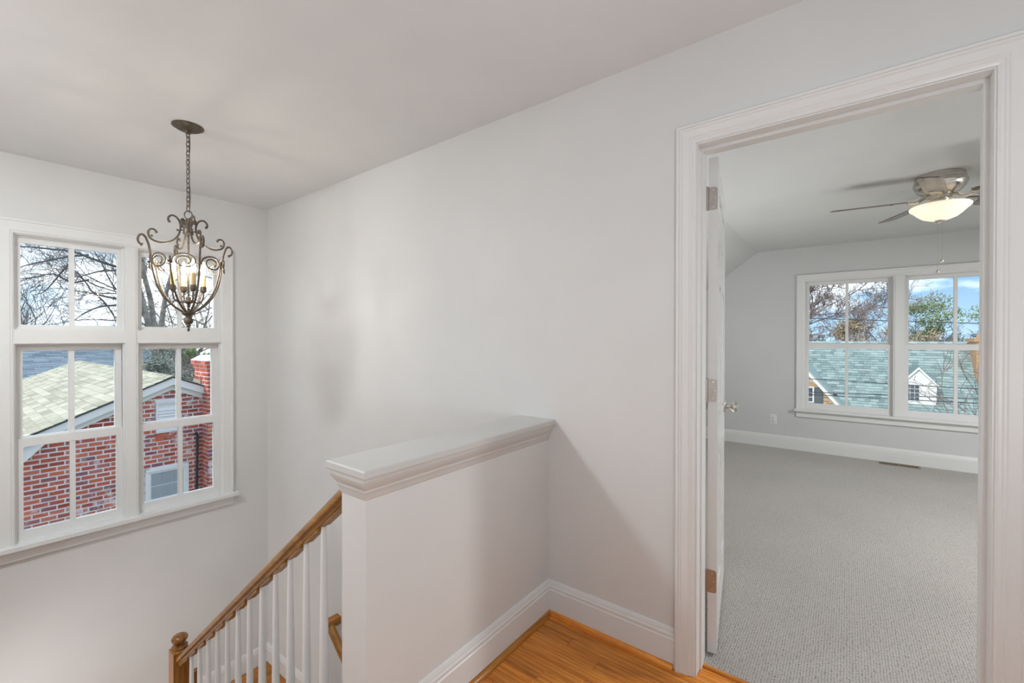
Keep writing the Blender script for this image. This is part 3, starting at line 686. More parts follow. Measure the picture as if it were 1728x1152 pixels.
# ------------------------------------------------------------------ ceiling fan
FX, FY = 3.93, -0.47
fan = thing('ceiling_fan', 'five-blade brushed nickel ceiling fan with a lit cream glass bowl', 'ceiling fan', (FX, FY, 0))
def fp(m_, name, mat, smooth=True, parent=None): return m_.build(name, mat, parent or fan, smooth)
fp(MB().lathe([(0.118, 2.36), (0.122, 2.352), (0.122, 2.338), (0.126, 2.334), (0.126, 2.322), (0.130, 2.318), (0.132, 2.298), (0.126, 2.290), (0.126, 2.282), (0.118, 2.268), (0.100, 2.248), (0.070, 2.236), (0.040, 2.232)], seg=40), 'housing', M['nickel'])
fp(MB().lathe([(0.058, 2.236), (0.060, 2.200), (0.052, 2.196), (0.050, 2.176), (0.056, 2.168), (0.074, 2.160), (0.074, 2.154)], seg=32), 'light_fitter', M['nickel'])
fp(MB().lathe([(0.060, 2.160), (0.142, 2.164), (0.150, 2.156), (0.148, 2.146), (0.128, 2.128), (0.108, 2.106), (0.084, 2.086), (0.052, 2.072), (0.020, 2.067), (0.006, 2.066)], seg=40), 'light_bowl', M['bowl'])
fp(MB().lathe([(0.024, 2.068), (0.022, 2.062), (0.010, 2.058), (0.011, 2.050), (0.006, 2.044), (0.001, 2.043)], seg=16), 'bowl_finial', M['nickel'])
for k in range(5):
    a = R(97-72*k); tilt = R(-11)
    mt = Matrix.Rotation(a, 3, 'Z') @ Matrix.Rotation(tilt, 3, 'X')
    out = [(0.165, -0.045), (0.20, -0.052), (0.50, -0.056), (0.545, -0.060), (0.570, -0.040), (0.575, 0), (0.570, 0.040), (0.545, 0.060), (0.50, 0.056), (0.20, 0.052), (0.165, 0.045)]
    m_ = MB().hexa([(x, y, -0.003) for x, y in out], [(x, y, 0.003) for x, y in out])
    bl = m_.build('blade', M['blade'], fan, False, (0, 0, 2.205)); bl.rotation_euler = mt.to_euler()
    br = MB()
    br.hexa([(0.150, -0.024, -0.008), (0.235, -0.030, -0.008), (0.250, 0, -0.008), (0.235, 0.030, -0.008), (0.150, 0.024, -0.008)], [(0.150, -0.024, -0.003), (0.235, -0.030, -0.003), (0.250, 0, -0.003), (0.235, 0.030, -0.003), (0.150, 0.024, -0.003)])
    br.tube(bez([(0.052, 0, 0.022), (0.085, 0, 0.010), (0.115, 0, -0.008), (0.160, 0, -0.006)], 5), [0.012]*16, 8, False, 0.7)
    br.build('blade_bracket', M['nickel'], bl, True)
for (dx, dy, zb) in ((0.016, 0.006, 1.735), (-0.012, -0.010, 1.80)):
    pc = MB(); z_ = 2.05
    pc.tube([(dx, dy, 2.055), (dx, dy, zb)], 0.0011, 5)
    pch = fp(pc, 'pull_chain', M['nickel'])
    fb = MB().lathe([(0.001, 0.018), (0.005, 0.014), (0.009, 0.004), (0.008, -0.006), (0.003, -0.012), (0.001, -0.013)], (dx, dy, zb), 12)
    fp(fb, 'chain_fob', M['nickel'], True, pch)

# ================================================================== outside
GZ = -3.6
struct('ground', MB().box(-60, 90, -60, 110, GZ-0.5, GZ), M['lawn'], 'winter lawn around the neighbouring houses', 'ground')

def tabs(mb_, O, U, Wd, N, nu, nw, tw, ex, th=0.012, rng_=None, keep=None):
    """shingle tabs: O = eave corner, U = along eave, Wd = up the slope, N = normal"""
    O, U, Wd, N = map(Vector, (O, U, Wd, N)); rng_ = rng_ or random.Random(1)
    for j in range(nw):
        off = rng_.random()*tw
        for i in range(-1, nu):
            a0 = max(0, i*tw+off); a1 = min(nu*tw, (i+1)*tw+off-0.008)
            if a1-a0 < 0.02: continue
            b0 = j*ex; b1 = b0+ex*1.05; t1 = th*(0.8+0.5*rng_.random())
            p = [O+U*a0+Wd*b0, O+U*a1+Wd*b0, O+U*a1+Wd*b1, O+U*a0+Wd*b1]
            if keep and not keep((p[0]+p[2])/2): continue
            top = [p[0]+N*(t1+0.004), p[1]+N*(t1+0.004), p[2]+N*0.004, p[3]+N*0.004]
            mb_.add(p+top, [(4, 5, 6, 7), (0, 1, 5, 4), (1, 2, 6, 5), (3, 0, 4, 7)])
    return mb_

# ---- red brick neighbour seen through the stair window
GV, PK, PZ, GS = 10.5, 2.745, 0.563, 0.433
nh = thing('brick_house', 'red brick house with pale shingle gable roof outside the stair window', 'house', (PK, 15, GZ))
def hp(m_, name, mat, parent=None, smooth=False):
    o_ = m_.build(name, mat, parent or nh, smooth)
    if parent is None: o_.location = -nh.location
    return o_
low = lambda u_: PZ-0.237-GS*abs(u_-PK)
fy = lambda p, q_, h: (p, h, q_)
u0, u1 = 0.62, 4.87
wl = hp(MB().prism([(u0, GZ), (u1, GZ), (u1, low(u1)+0.18), (PK, low(PK)+0.2), (u0, low(u0)+0.18)], fy, GV, 19.7), 'wall', M['mortar'])
bu, bz = 0.192, 0.0805
openings = [(2.50, 2.90, -0.52, 0.075), (2.34, 3.03, -2.45, -1.175)]
cand = []
row = 0; z = -3.0
while z < 0.35:
    x = u0-(bu/2 if row % 2 else 0)
    while x < u1:
        a0, a1 = max(x, u0), min(x+bu-0.019, u1)
        ok = a1-a0 > 0.03 and z+0.056 < min(low(a0), low(a1))+0.16 and a1 < 4.87
        for (o0, o1, q0, q1) in openings:
            if a1 > o0 and a0 < o1 and z+0.056 > q0 and z < q1:
                if a0 < o0-0.03: a1 = o0-0.006
                elif a1 > o1+0.03: a0 = o1+0.006
                else: ok = False
        if ok and a1-a0 > 0.03: cand.append((a0, a1, z))
        x += bu
    z += bz; row += 1
def seen(c):
    p = Vector(((c[0]+c[1])/2, GV, c[2]+0.033))-Vector((0, 0, CAM_H)); d = p.dot(fw)
    px = 864+F_PX*p.dot(rt)/d; py = 576-F_PX*p.dot(up)/d
    # inside the part of the neighbour's wall framed by the stair window's sashes
    k = VB/GV; ua, za = p.x*k, CAM_H+p.z*k
    return (0.30 < ua < 0.78 or 0.89 < ua < 1.37) and 0.06 < za < 1.24 and c[0] < 3.27
cand.sort(key=lambda c: (not seen(c), (c[0]-1.6)**2+(c[2]+0.8)**2))
bmesh_cache = {}
rest = MB(); brng = random.Random(5)
for i, (a0, a1, z) in enumerate(cand):
    pr_ = 0.006+0.008*brng.random()
    if i < 300:
        l = round(a1-a0, 2)
        if l not in bmesh_cache:
            q_ = MB(); k = 0.004
            q_.hexa([(0, 0, 0), (l, 0, 0), (l, 0, 0.056), (0, 0, 0.056)], [(k, -0.016, k), (l-k, -0.016, k), (l-k, -0.016, 0.056-k), (k, -0.016, 0.056-k)])
            me = q_.mesh('brick'); me.materials.append(M['brick']); bmesh_cache[l] = me
        place('brick', bmesh_cache[l], wl, (a0, GV+0.016-pr_-0.006, z))
    else:
        rest.box(a0, a1, GV-pr_, GV+0.02, z, z+0.056)
o_ = hp(rest, 'brickwork', M['brick'], wl); o_['kind'] = 'stuff'
sold = [hp(MB().box(2.50+0.067*i, 2.558+0.067*i, GV-0.014, GV+0.02, -0.67, -0.525), 'brick', M['brick'], wl) for i in range(6)]
# roof
un = Vector((1, 0, GS)).normalized(); nl_ = Vector((-GS, 0, 1)).normalized()
e_u = 0.50; ez = PZ-GS*(PK-e_u); run = (PK-e_u)/un.x
mb = MB()
mb.prism([(e_u, ez-0.03), (PK, PZ-0.03), (2*PK-e_u, ez-0.03), (2*PK-e_u, ez), (PK, PZ), (e_u, ez)], fy, 10.36, 19.85)
rf = hp(mb, 'roof', M['fascia'])
tb = MB(); nw_ = int(run/0.14)
tabs(tb, (e_u-0.02, 10.34, ez), (0, 1, 0), un, nl_, 32, nw_, 0.30, run/nw_, 0.010, random.Random(2))
ur = Vector((-1, 0, GS)).normalized(); nr_ = Vector((GS, 0, 1)).normalized()
tabs(tb, (2*PK-e_u+0.02, 10.34, ez), (0, 1, 0), ur, nr_, 32, nw_, 0.30, run/nw_, 0.010, random.Random(4))
o_ = hp(tb, 'shingles', M['sh_pale'], rf); o_['kind'] = 'stuff'
for i in range(32):
    y_ = 10.34+0.297*i
    q_ = MB(); q_.add([(PK-0.15, y_, PZ-0.15*GS+0.018), (PK, y_, PZ+0.030), (PK+0.15, y_, PZ-0.15*GS+0.018), (PK-0.15, y_+0.31, PZ-0.15*GS+0.012), (PK, y_+0.31, PZ+0.018), (PK+0.15, y_+0.31, PZ-0.15*GS+0.012),
        (PK-0.15, y_, PZ-0.15*GS), (PK, y_, PZ), (PK+0.15, y_, PZ-0.15*GS)], [(0, 1, 4, 3), (1, 2, 5, 4), (6, 7, 1, 0), (7, 8, 2, 1)])
    hp(q_, 'ridge_shingle', M['sh_pale'], rf)
for sgn, nm in ((-1, 'rake_board'), (1, 'rake_board')):
    ee = PK+sgn*(PK-e_u)
    q_ = MB().prism([(PK, PZ-0.015), (ee, ez-0.015), (ee, ez-0.155), (PK, PZ-0.155)], fy, 10.352, 10.385); hp(q_, nm, M['fascia'])
    q_ = MB().prism([(PK, PZ-0.150), (ee, ez-0.150), (ee, ez-0.26), (PK, PZ-0.26)], fy, 10.44, 10.47); hp(q_, 'frieze_board', M['fascia'])
    q_ = MB().prism([(PK, PZ-0.14), (ee, ez-0.14), (ee, ez-0.155), (PK, PZ-0.155)], fy, 10.36, 10.5); hp(q_, 'soffit', M['fascia'])
    q_ = MB().prism([(PK, PZ+0.004), (ee, ez+0.004), (ee, ez-0.018), (PK, PZ-0.018)], fy, 10.335, 10.352); hp(q_, 'drip_edge', M['dark'])
q_ = MB().prism([(e_u-0.12, ez-0.02), (e_u, ez-0.02), (e_u, ez-0.13), (e_u-0.07, ez-0.13), (e_u-0.12, ez-0.07)], fy, 10.36, 19.85); hp(q_, 'gutter', M['fascia'])
q_ = MB().prism([(e_u, ez-0.10), (1.12, low(1.12)+0.08), (1.04, -0.43), (0.82, -0.67), (0.60, -0.78), (e_u, -0.78)], fy, 10.40, 10.48); hp(q_, 'eave_return', M['fascia'])
# gable vent
vn = hp(MB().box(2.505, 2.895, GV-0.008, GV+0.02, -0.515, 0.07), 'gable_vent', M['fascia'])
for (a, b_, c_, d_) in ((2.505, 2.535, -0.515, 0.07), (2.865, 2.895, -0.515, 0.07), (2.535, 2.865, 0.045, 0.07), (2.535, 2.865, -0.515, -0.49)):
    hp(MB().box(a, b_, GV-0.035, GV, c_, d_), 'vent_frame', M['fascia'], vn)
for i in range(8):
    z_ = -0.485+0.056*i
    q_ = MB().prism([(GV-0.030, z_), (GV-0.026, z_), (GV-0.004, z_+0.060), (GV-0.008, z_+0.064)], lambda p, q2, h: (h, p, q2), 2.537, 2.863); hp(q_, 'slat', M['fascia'], vn)
# house window
hwn = hp(MB().box(2.36, 3.01, GV-0.002, GV+0.03, -2.42, -1.195), 'window', M['fascia'])
for (a, b_, c_, d_, e_) in ((2.345, 2.40, -2.43, -1.18, 0.03), (2.97, 3.025, -2.43, -1.18, 0.03), (2.345, 3.025, -1.235, -1.18, 0.036), (2.40, 2.43, -2.43, -1.235, 0.018), (2.94, 2.97, -2.43, -1.235, 0.018), (2.43, 2.94, -1.275, -1.235, 0.018), (2.43, 2.94, -1.80, -1.765, 0.02)):
    hp(MB().box(a, b_, GV-e_, GV, c_, d_), 'window_trim', M['fascia'], hwn)
for i in range(3):
    for j in range(4):
        zt = -1.275-0.245*j-(0.035 if j > 1 else 0)
        hp(MB().box(2.432+0.17*i, 2.592+0.17*i, GV-0.010, GV-0.004, zt-0.235, zt-0.008), 'pane', M['pane_far' if False else 'blind'], hwn)
pp = MB().tube([(3.13, GV-0.03, -0.63), (3.15, GV-0.05, -0.60), (3.17, GV-0.05, -0.64), (3.165, GV-0.05, -0.9), (3.13, GV-0.05, -3.4)], 0.024, 8); hp(pp, 'vent_pipe', M['dark'], None, True)
# chimney
cm = hp(MB().box(3.262, 4.02, 10.142, 10.90, GZ, 0.83), 'chimney', M['mortar'])
cb = MB(); row = 0; z = -3.0
def ringb(z, x0, x1, y0, y1, r_, hgt=0.062, pitch=0.115):
    y = y0-(pitch/2 if r_ % 2 else 0)
    while y < y1:
        a, b_ = max(y, y0), min(y+pitch-0.012, y1)
        if b_-a > 0.02:
            cb.box(x0-0.010, x0+0.02, a, b_, z, z+hgt)
        y += pitch
    x = x0-(bu/2 if r_ % 2 else 0)
    while x < x1:
        a, b_ = max(x, x0), min(x+bu-0.014, x1)
        if b_-a > 0.02: cb.box(a, b_, y0-0.010, y0+0.02, z, z+hgt)
        x += bu
while z < 0.66:
    ringb(z, 3.262, 4.02, 10.142, 10.90, row); z += bz; row += 1
for k, g in ((0, 0.025), (1, 0.05)):
    ringb(z+bz*k, 3.262-g, 4.02+g, 10.142-g, 10.90+g, row+k)
    hp(MB().box(3.262-g, 4.02+g, 10.142-g, 10.90+g, z+bz*k-0.01, z+bz*k+0.07), 'corbel', M['mortar'], cm)
o_ = hp(cb, 'brickwork', M['brick'], cm); o_['kind'] = 'stuff'
hp(MB().hexa([(3.20, 10.08, z+2*bz-0.01), (4.08, 10.08, z+2*bz-0.01), (4.08, 10.96, z+2*bz-0.01), (3.20, 10.96, z+2*bz-0.01)], [(3.33, 10.21, z+2*bz+0.09), (3.95, 10.21, z+2*bz+0.09), (3.95, 10.83, z+2*bz+0.09), (3.33, 10.83, z+2*bz+0.09)]), 'crown', M['mortar'], cm)
hp(MB().lathe([(0.11, 0), (0.10, 0.16), (0.085, 0.16), (0.085, 0.02)], (3.64, 10.52, z+2*bz+0.08), 14), 'flue', M['brick2'], cm, True)
hp(MB().box(3.235, 3.262, 10.50, 10.86, 0.25, 0.46), 'flashing', M['sh_pale'], cm)

# ---- slate roofed house further back
sh = thing('slate_roof_house', 'house with broad blue-grey shingle roof behind the brick house', 'house', (-1, 27, GZ))
def gp(root, m_, name, mat, parent=None, smooth=False):
    o_ = m_.build(name, mat, parent or root, smooth)
    if parent is None: o_.location = -root.location
    return o_
gp(sh, MB().box(-9.5, 4.4, 23.4, 32.6, GZ, -0.9), 'wall', M['siding'])
q_ = MB().prism([(23.0, -1.05), (28, 1.15), (33, -1.05), (33, -0.98), (28, 1.22), (23.0, -0.98)], lambda p, q2, h: (h, p, q2), -10, 4.75)
srf = gp(sh, q_, 'roof', M['fascia'])
su = Vector((0, 5, 2.2)).normalized(); sn = Vector((0, -2.2, 5)).normalized()
o_ = gp(sh, tabs(MB(), (-10, 23.0, -0.98), (1, 0, 0), su, sn, 37, 38, 0.40, 5.46/38, 0.014, random.Random(8)), 'shingles', M['sh_blue'], srf); o_['kind'] = 'stuff'

def small_house(name, label, x0, x1, y0, y1, ze, zr_, roofm, axis='x'):
    r_ = thing(name, label, 'house', ((x0+x1)/2, (y0+y1)/2, GZ))
    gp(r_, MB().box(x0+0.3, x1-0.3, y0+0.3, y1-0.3, GZ, ze+0.02), 'wall', M['siding'])
    if axis == 'x':
        ym = (y0+y1)/2; q_ = MB().prism([(y0, ze), (ym, zr_), (y1, ze), (y1, ze+0.12), (ym, zr_+0.12), (y0, ze+0.12)], lambda p, q2, h: (h, p, q2), x0, x1)
        g_ = MB().prism([(y0+0.3, ze), (ym, zr_-0.1), (y1-0.3, ze)], lambda p, q2, h: (h, p, q2), x0+0.3, x1-0.3)
        gp(r_, MB().box(x0, x1, y0-0.04, y0, ze-0.1, ze+0.12), 'fascia', M['fascia'])
    else:
        xm = (x0+x1)/2; q_ = MB().prism([(x0, ze), (xm, zr_), (x1, ze), (x1, ze+0.12), (xm, zr_+0.12), (x0, ze+0.12)], fy, y0, y1)
        g_ = MB().prism([(x0+0.3, ze), (xm, zr_-0.1), (x1-0.3, ze)], fy, y0+0.3, y1-0.3)
        wn = gp(r_, MB().box(xm-0.35, xm+0.35, y0+0.26, y0+0.3, ze-0.5, ze+0.7), 'window', M['fascia'])
        for i in (-1, 1):
            for j in (0, 1): gp(r_, MB().box(xm+i*0.16-0.13, xm+i*0.16+0.13, y0+0.24, y0+0.27, ze-0.42+0.56*j, ze+0.06+0.56*j), 'pane', M['pane_far'], wn)
    gp(r_, q_, 'roof', roofm); gp(r_, g_, 'gable', M['siding']); return r_
small_house('grey_roof_house', 'distant low house with light grey roof left of the shrubs', 2.6, 7.5, 31, 37, -0.12, 0.75, M['sh_blue'])
small_house('white_gable_house', 'distant white gabled house left of the brick chimney', 10.2, 14.4, 43, 51, -1.6, 1.15, M['sh_green'], 'y')

# ---- trees
def limb(mb_, pts, r0, r1, seg=6):
    P_ = bez(pts, 4); n_ = len(P_); mb_.tube(P_, [r0+(r1-r0)*i/(n_-1) for i in range(n_)], seg); return P_
def sprout(mb_, p, d, L, r, lev, rg, droop=0.0, minr=0.004):
    n_ = 5; P_ = [Vector(p)]; d = Vector(d).normalized()
    for i in range(n_):
        d = (d+Vector((rg.uniform(-1, 1), rg.uniform(-1, 1), rg.uniform(-1, 1)+droop))*0.20).normalized()
        P_.append(P_[-1]+d*(L/n_))
    mb_.tube(P_, [max(minr, r*(1-0.75*i/n_)) for i in range(n_+1)], 5 if lev > 1 else 3)
    if lev <= 0: return
    for k in range(rg.choice((4, 5, 6)) if lev > 1 else rg.choice((4, 5))):
        i = rg.randint(1, n_); ax = Vector((rg.uniform(-1, 1), rg.uniform(-1, 1), rg.uniform(-0.6, 1))).normalized()
        sprout(mb_, P_[i], (d*0.9+ax*0.9), L*rg.uniform(0.42, 0.7), max(minr, r*0.5), lev-1, rg, droop, minr)
def bare_tree(name, label, base_, height, spread, mat, seed, lev=4, r0=0.16, minr=0.006, group=None, lean=(0, 0)):
    rg = random.Random(seed); b_ = Vector(base_)
    r_ = thing(name, label, 'tree', b_, group)
    tr = MB(); top = Vector((lean[0], lean[1], height*0.42))
    P_ = limb(tr, [Vector((0, 0, -0.1)), top*0.4+Vector((0.1, 0.05, 0)), top], r0, r0*0.6, 9)
    tr.build('trunk', mat, r_, True)
    br = MB()
    for k in range(8):
        a = 2*math.pi*(k+rg.random()*0.6)/8; s_ = P_[rg.randint(len(P_)//2, len(P_)-1)]
        sprout(br, s_, (math.cos(a)*spread, math.sin(a)*spread, rg.uniform(0.7, 1.3)), height*rg.uniform(0.34, 0.5), r0*0.45, lev-1, rg, 0.05, minr)
    o_ = br.build('branches', mat, r_, False); o_['kind'] = 'stuff'; return r_
# big bare tree whose limbs cross the upper lights of the stair window
TV = 28.0
bt = thing('bare_oak_tree', 'large leafless tree with forked trunks and limbs filling the upper stair window', 'tree', (7.6, TV, GZ))
rg = random.Random(21)
def tp(m_, name, mat, smooth=True):
    o_ = m_.build(name, mat, bt, smooth); o_.location = -bt.location; return o_
stem = [[(262, 640), (256, 575), (250, 545), (243, 515), (234, 480), (226, 440), (222, 380)],
        [(264, 640), (262, 580), (260, 552), (254, 505), (244, 465), (240, 420), (236, 360)],
        [(266, 640), (269, 580), (272, 552), (276, 522), (281, 492), (292, 450), (300, 390)]]
for i, pts in enumerate(stem):
    m_ = MB(); vv = TV+(i-1)*0.5
    pw = [Vector((7.6+0.15*i, vv, GZ))]+[on_y(px, py, vv) for px, py in pts[1:]]
    limb(m_, pw, 0.17, 0.06, 9); tp(m_, 'trunk', M['bark_l'])
limbs = [[(250, 540), (222, 512), (197, 504), (160, 495), (146, 478), (131, 460), (112, 446)],
         [(160, 495), (178, 512), (190, 530), (196, 545)],
         [(244, 470), (220, 456), (197, 456), (167, 458), (140, 465), (112, 470)],
         [(240, 460), (197, 450), (160, 438), (125, 425), (83, 420), (33, 416), (10, 420)],
         [(125, 437), (110, 452), (90, 476), (73, 493), (56, 497)],
         [(256, 548), (225, 516), (197, 515), (167, 518), (140, 530), (120, 545)],
         [(262, 556), (225, 540), (197, 541), (160, 539), (120, 541)],
         [(150, 430), (116, 433), (79, 440), (50, 446), (33, 451), (8, 458)],
         [(240, 520), (210, 500), (190, 480), (172, 445), (160, 425), (150, 400)],
         [(242, 440), (214, 425), (190, 415), (150, 405), (110, 398)],
         [(281, 492), (300, 470), (322, 462), (345, 466), (370, 470)], [(276, 520), (300, 505), (325, 490), (350, 492)],
         [(150, 472), (120, 476), (90, 462), (60, 468), (34, 470)]]
lm = MB(); tw_ = MB()
for i, pts in enumerate(limbs):
    vv = TV+rg.uniform(-1.0, 1.0)*0.6
    pw = [on_y(px, py, vv+0.15*rg.uniform(-1, 1)) for px, py in pts]
    P_ = limb(lm, pw, 0.070 if i in (0, 2, 3, 5) else 0.045, 0.012, 6)
    for k in range(len(P_)//2):
        j = rg.randint(1, len(P_)-1); d_ = (P_[j]-P_[j-1]).normalized()
        sd = Vector((rg.uniform(-1, 1), rg.uniform(-0.8, 0.8), rg.uniform(-0.6, 1))).normalized()
        sprout(tw_, P_[j], d_*0.8+sd*0.9, rg.uniform(0.9, 1.9), 0.013, 2, rg, 0.0, 0.0052)
tp(lm, 'limbs', M['bark'])
o_ = tp(tw_, 'twigs', M['bark'], False); o_['kind'] = 'stuff'
bare_tree('bare_tree', 'smaller leafless tree low at the left of the stair window', (2.3, 33, GZ), 8.2, 0.8, M['bark'], 4, 4, 0.14, 0.011)
bare_tree('bare_tree', 'leafless slender tree behind the forked trunks', (9.6, 34, GZ), 11.0, 0.7, M['bark_l'], 9, 4, 0.2, 0.012)

def leafy(name, label, base_, height, width, mat, seed, n_=2600, size=0.12, bark='bark', z0=0.15, cat='tree', twig=True):
    rg = random.Random(seed); r_ = thing(name, label, cat, base_)
    tr = MB(); limb(tr, [(0, 0, -0.1), (0.05, 0.05, height*0.3), (0, 0.1, height*0.7)], height*0.02+0.02, 0.02, 7)
    tr.build('trunk', M[bark], r_, True)
    if twig:
        br = MB()
        for k in range(9):
            a = 2*math.pi*k/9; sprout(br, (0, 0, height*rg.uniform(z0, 0.6)), (math.cos(a), math.sin(a), rg.uniform(0.3, 1.2)), width*0.8, 0.03, 3, rg, 0.0, 0.009)
        br.build('branches', M[bark], r_)['kind'] = 'stuff'
    lf_ = MB(); blobs = []
    for k in range(16):
        h = rg.uniform(z0, 0.93); w_ = width*0.75*math.sqrt(max(0.05, 1-((h-0.5)/0.55)**2)); a = rg.uniform(0, 6.28)
        blobs.append((Vector((math.cos(a)*w_*rg.random(), math.sin(a)*w_*rg.random(), h*height)), width*rg.uniform(0.22, 0.42)))
    for k in range(n_):
        c, rr = blobs[rg.randrange(len(blobs))]
        d_ = Vector((rg.gauss(0, 1), rg.gauss(0, 1), rg.gauss(0, 0.7))).normalized()*rr*rg.random()**0.5
        p = c+d_; a = Vector((rg.gauss(0, 1), rg.gauss(0, 1), rg.gauss(0, 1))).normalized(); b_ = a.orthogonal().normalized(); s_ = size*rg.uniform(0.5, 1.2)
        lf_.add([p-a*s_, p+b_*s_*0.45, p+a*s_, p-b_*s_*0.45], [(0, 1, 2, 3)])
    o_ = lf_.build('foliage', mat, r_); o_['kind'] = 'stuff'; return r_
leafy('evergreen_shrub', 'grey-green tangled shrub behind the pale roof ridge', (5.8, 23.0, GZ), 5.1, 1.15, M['leaf_d'], 31, 3000, 0.07, 'bark_l', 0.3, 'shrub')
leafy('evergreen_shrub', 'leafy green shrub close beside the brick chimney', (7.1, 23.2, GZ), 4.75, 0.9, M['leaf_g'], 32, 2200, 0.07, 'bark_l', 0.3, 'shrub')
leafy('evergreen_shrub', 'dark evergreen between the grey roof and white gable', (10.2, 36, GZ), 5.2, 1.5, M['leaf_d'], 33, 1800, 0.09, 'bark_l', 0.2, 'shrub')

# ---- green roofed house seen through the bedroom window
gh = thing('green_roof_house', 'tan brick house with broad grey-green shingle roof outside the bedroom window', 'house', (26, 0, GZ))
rx = lambda p, q_, h: (p, h, q_)
RZ = 1.08; EU = 20.6
gp(gh, MB().box(21.2, 30.8, -9.5, 9.5, GZ-2, -3.9), 'wall', M['brick2'])
q_ = MB().prism([(EU, RZ-(26-EU)), (26, RZ), (31.4, RZ-5.4), (31.4, RZ-5.28), (26, RZ+0.12), (EU, RZ-(26-EU)+0.12)], rx, -10, 10)
grf = gp(gh, q_, 'roof', M['fascia'])
gu = Vector((1, 0, 1)).normalized(); gn = Vector((-1, 0, 1)).normalized()
o_ = gp(gh, tabs(MB(), (EU, -10, RZ-5.4+0.125), (0, 1, 0), gu, gn, 91, 54, 0.22, 7.62/54, 0.018, random.Random(12)), 'shingles', M['sh_green'], grf); o_['kind'] = 'stuff'
# front cross gable
CGU, cpk, cz, cs_ = 22.3, 2.45, 1.40, 1.24
gz = lambda y: cz-cs_*abs(y-cpk)
cg = gp(gh, MB().prism([(cpk, cz-0.2), (cpk-4, gz(cpk-4)-0.2), (cpk+4, gz(cpk+4)-0.2)], rx and (lambda p, q2, h: (h, p, q2)), CGU, 25.5), 'cross_gable', M['mortar2'])
gbk = MB(); z = -3.3; row = 0
while z < 1.1:
    y = -1.5-(0.11 if row % 2 else 0)
    while y < 6:
        if z+0.07 < min(gz(y), gz(y+0.2))-0.15 and not (1.82 > y > 0.60 and z > -1.43 and z < -0.66) : gbk.box(CGU-0.012, CGU+0.02, y, y+0.205, z, z+0.056)
        y += 0.22
    z += 0.08; row += 1
gp(gh, gbk, 'brickwork', M['brick2'], cg)['kind'] = 'stuff'
for sgn in (-1, 1):
    e_ = cpk+sgn*4.1
    q_ = MB().prism([(cpk, cz), (e_, gz(e_)), (e_, gz(e_)-0.20), (cpk, cz-0.20)], lambda p, q2, h: (h, p, q2), CGU-0.16, CGU-0.12); gp(gh, q_, 'rake_board', M['siding'], cg)
    q_ = MB().prism([(cpk, cz+0.10), (e_, gz(e_)+0.10), (e_, gz(e_)), (cpk, cz)], lambda p, q2, h: (h, p, q2), CGU-0.20, 26); gp(gh, q_, 'gable_roof', M['sh_green'], cg)
gw = gp(gh, MB().box(CGU-0.05, CGU+0.02, 1.10, 1.80, -1.36, -0.72), 'gable_window', M['siding'], cg)
for i in range(3):
    for j in range(3):
        gp(gh, MB().box(CGU-0.056, CGU-0.048, 1.15+0.21*i, 1.33+0.21*i, -1.32+0.20*j, -1.15+0.20*j), 'pane', M['pane_far'], cg)
shu = gp(gh, MB().box(CGU-0.06, CGU, 0.80, 1.08, -1.38, -0.70), 'shutter', M['shutter'], cg)
gp(gh, MB().box(CGU-0.12, CGU, 0.32, 0.46, -1.02, -0.94), 'floodlight', M['dark'], cg)
# dormer
DU, dm, dw_, dpk, dez, dbz = 23.5, -2.24, 0.53, 0.17, -0.46, -1.34
do = gp(gh, MB().prism([(dm-dw_, dbz-0.2), (dm+dw_, dbz-0.2), (dm+dw_, dez), (dm, dpk-0.08), (dm-dw_, dez)], lambda p, q2, h: (h, p, q2), DU, 25.6), 'dormer', M['siding'])
for sgn in (-1, 1):
    e_ = dm+sgn*(dw_+0.07); ze = dez-0.09
    q_ = MB().prism([(dm, dpk+0.03), (e_, ze+0.03), (e_, ze-0.06), (dm, dpk-0.06)], lambda p, q2, h: (h, p, q2), DU-0.08, 25.8); gp(gh, q_, 'dormer_roof', M['siding'], do)
    q_ = MB().prism([(dm, dpk+0.07), (e_, ze+0.07), (e_, ze+0.03), (dm, dpk+0.03)], lambda p, q2, h: (h, p, q2), DU-0.04, 25.9); gp(gh, q_, 'dormer_shingles', M['sh_green'], do)
wc = -2.06
gp(gh, MB().box(DU-0.03, DU, wc-0.23, wc+0.23, -1.16, -0.50), 'dormer_window', M['siding'], do)
for i in range(3):
    for j in range(4):
        gp(gh, MB().box(DU-0.036, DU-0.028, wc-0.195+0.135*i, wc-0.195+0.12+0.135*i, -1.12+0.155*j, -1.12+0.135+0.155*j), 'pane', M['pane_far'], do)
# chimney
gc = gp(gh, MB().box(24.45, 25.7, -5.3, -3.98, -1.6, 1.33), 'chimney', M['mortar2'])
cbk = MB(); z = -1.0; row = 0
while z < 1.3:
    y = -5.3-(0.1 if row % 2 else 0)
    while y < -3.98:
        a, b_ = max(y, -5.3), min(y+0.19, -3.98)
        if b_-a > 0.03: cbk.box(24.438, 24.47, a, b_, z, z+0.062)
        y += 0.205
    x = 24.45-(0.1 if row % 2 else 0)
    while x < 25.7:
        a, b_ = max(x, 24.45), min(x+0.19, 25.7)
        if b_-a > 0.03: cbk.box(a, b_, -3.99, -3.968, z, z+0.062)
        x += 0.205
    z += 0.078; row += 1
gp(gh, cbk, 'brickwork', M['brick2'], gc)['kind'] = 'stuff'
gp(gh, MB().box(24.37, 25.78, -5.38, -3.90, 1.20, 1.34), 'corbel', M['brick2'], gc)
for i in range(7): gp(gh, MB().box(24.37, 24.50, -5.36+0.21*i, -5.24+0.21*i, 1.34, 1.50), 'crown_brick', M['brick2'], gc)

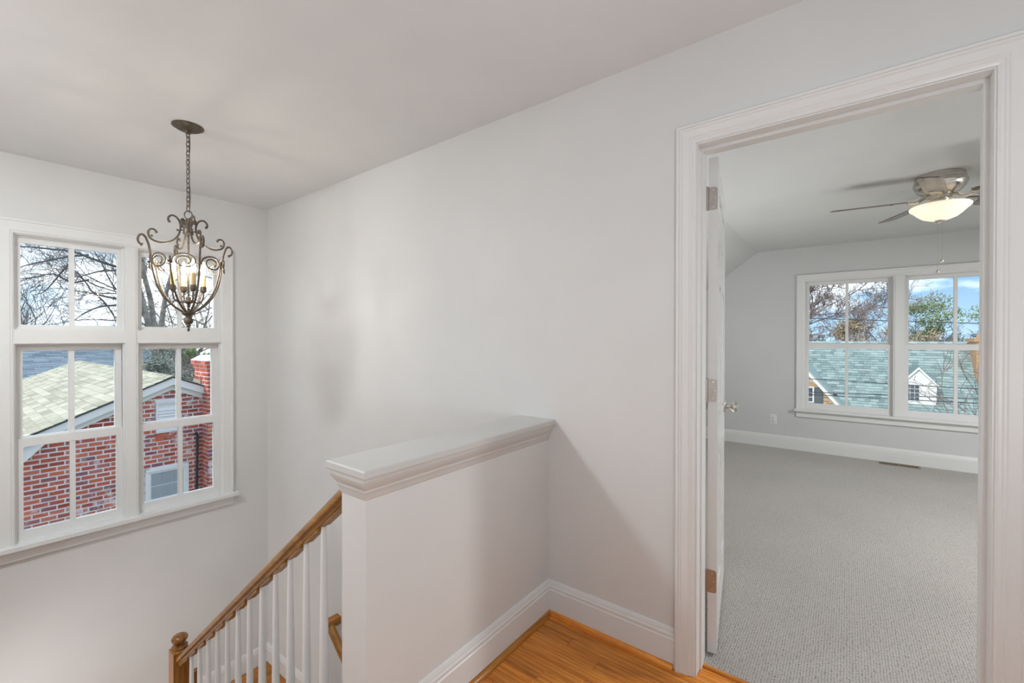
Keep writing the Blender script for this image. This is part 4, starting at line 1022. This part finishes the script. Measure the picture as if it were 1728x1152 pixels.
# ---- trees beyond the green roof
bare_tree('bare_tree', 'large leafless tree at the left of the bedroom window', (42, 4.6, GZ-1), 13.0, 1.2, M['bark_b'], 14, 6, 0.26, 0.011)
leafy('pine_tree', 'tall green open-branched tree rising behind the dormer', (46, -4.9, GZ-1), 9.4, 2.6, M['leaf_g'], 15, 6500, 0.10, 'bark', 0.35)
leafy('pine_tree', 'green tree behind the tan chimney', (48, -9.2, GZ-1), 8.8, 2.6, M['leaf_g'], 16, 6000, 0.10, 'bark', 0.35)
leafy('brown_tree', 'russet leaved tree low between bare tree and window post', (40, -0.6, GZ-1), 7.6, 2.4, M['leaf_b'], 17, 3600, 0.12, 'bark_b', 0.4)
leafy('brown_tree', 'russet leaved tree under the leafless crown', (40, 3.6, GZ-1), 7.2, 2.6, M['leaf_b'], 18, 3600, 0.12, 'bark_b', 0.4)
leafy('brown_tree', 'russet leaved tree in front of the green tree above the dormer', (38, -3.2, GZ-1), 7.0, 2.0, M['leaf_b'], 19, 3000, 0.12, 'bark_b', 0.4)
bare_tree('bare_tree', 'leafless grey tree rising behind the russet tree near the window post', (50, -2.2, GZ-1), 10.5, 0.8, M['bark_b'], 41, 4, 0.2, 0.012)
bare_tree('bare_tree', 'leafless bushy tree low behind the green roof at the left', (52, 6.5, GZ-1), 9.5, 1.0, M['bark_b'], 42, 5, 0.2, 0.013)
bare_tree('sapling_tree', 'thin leafless sapling in front of the tan chimney', (15, -2.75, GZ), 5.4, 0.5, M['bark_b'], 23, 3, 0.03, 0.005)
for lab, a, b_ in (('highest black overhead cable crossing the sky above the green roof', (1366, 537), (1500, 541)), ('black overhead cable crossing just above the dormer window', (1432, 643), (1660, 657)),
                   ('black overhead cable crossing the middle of the dormer window', (1432, 664), (1660, 673)), ('lowest black overhead cable crossing the foot of the dormer window', (1432, 669), (1660, 681))):
    A_, B_ = on_x(*a, 16), on_x(*b_, 16); d_ = (B_-A_); P_ = [A_+d_*(k/10) for k in range(-30, 41)]
    tag(MB().tube(P_, 0.012, 5).build('power_line', M['dark']), lab, 'cable')
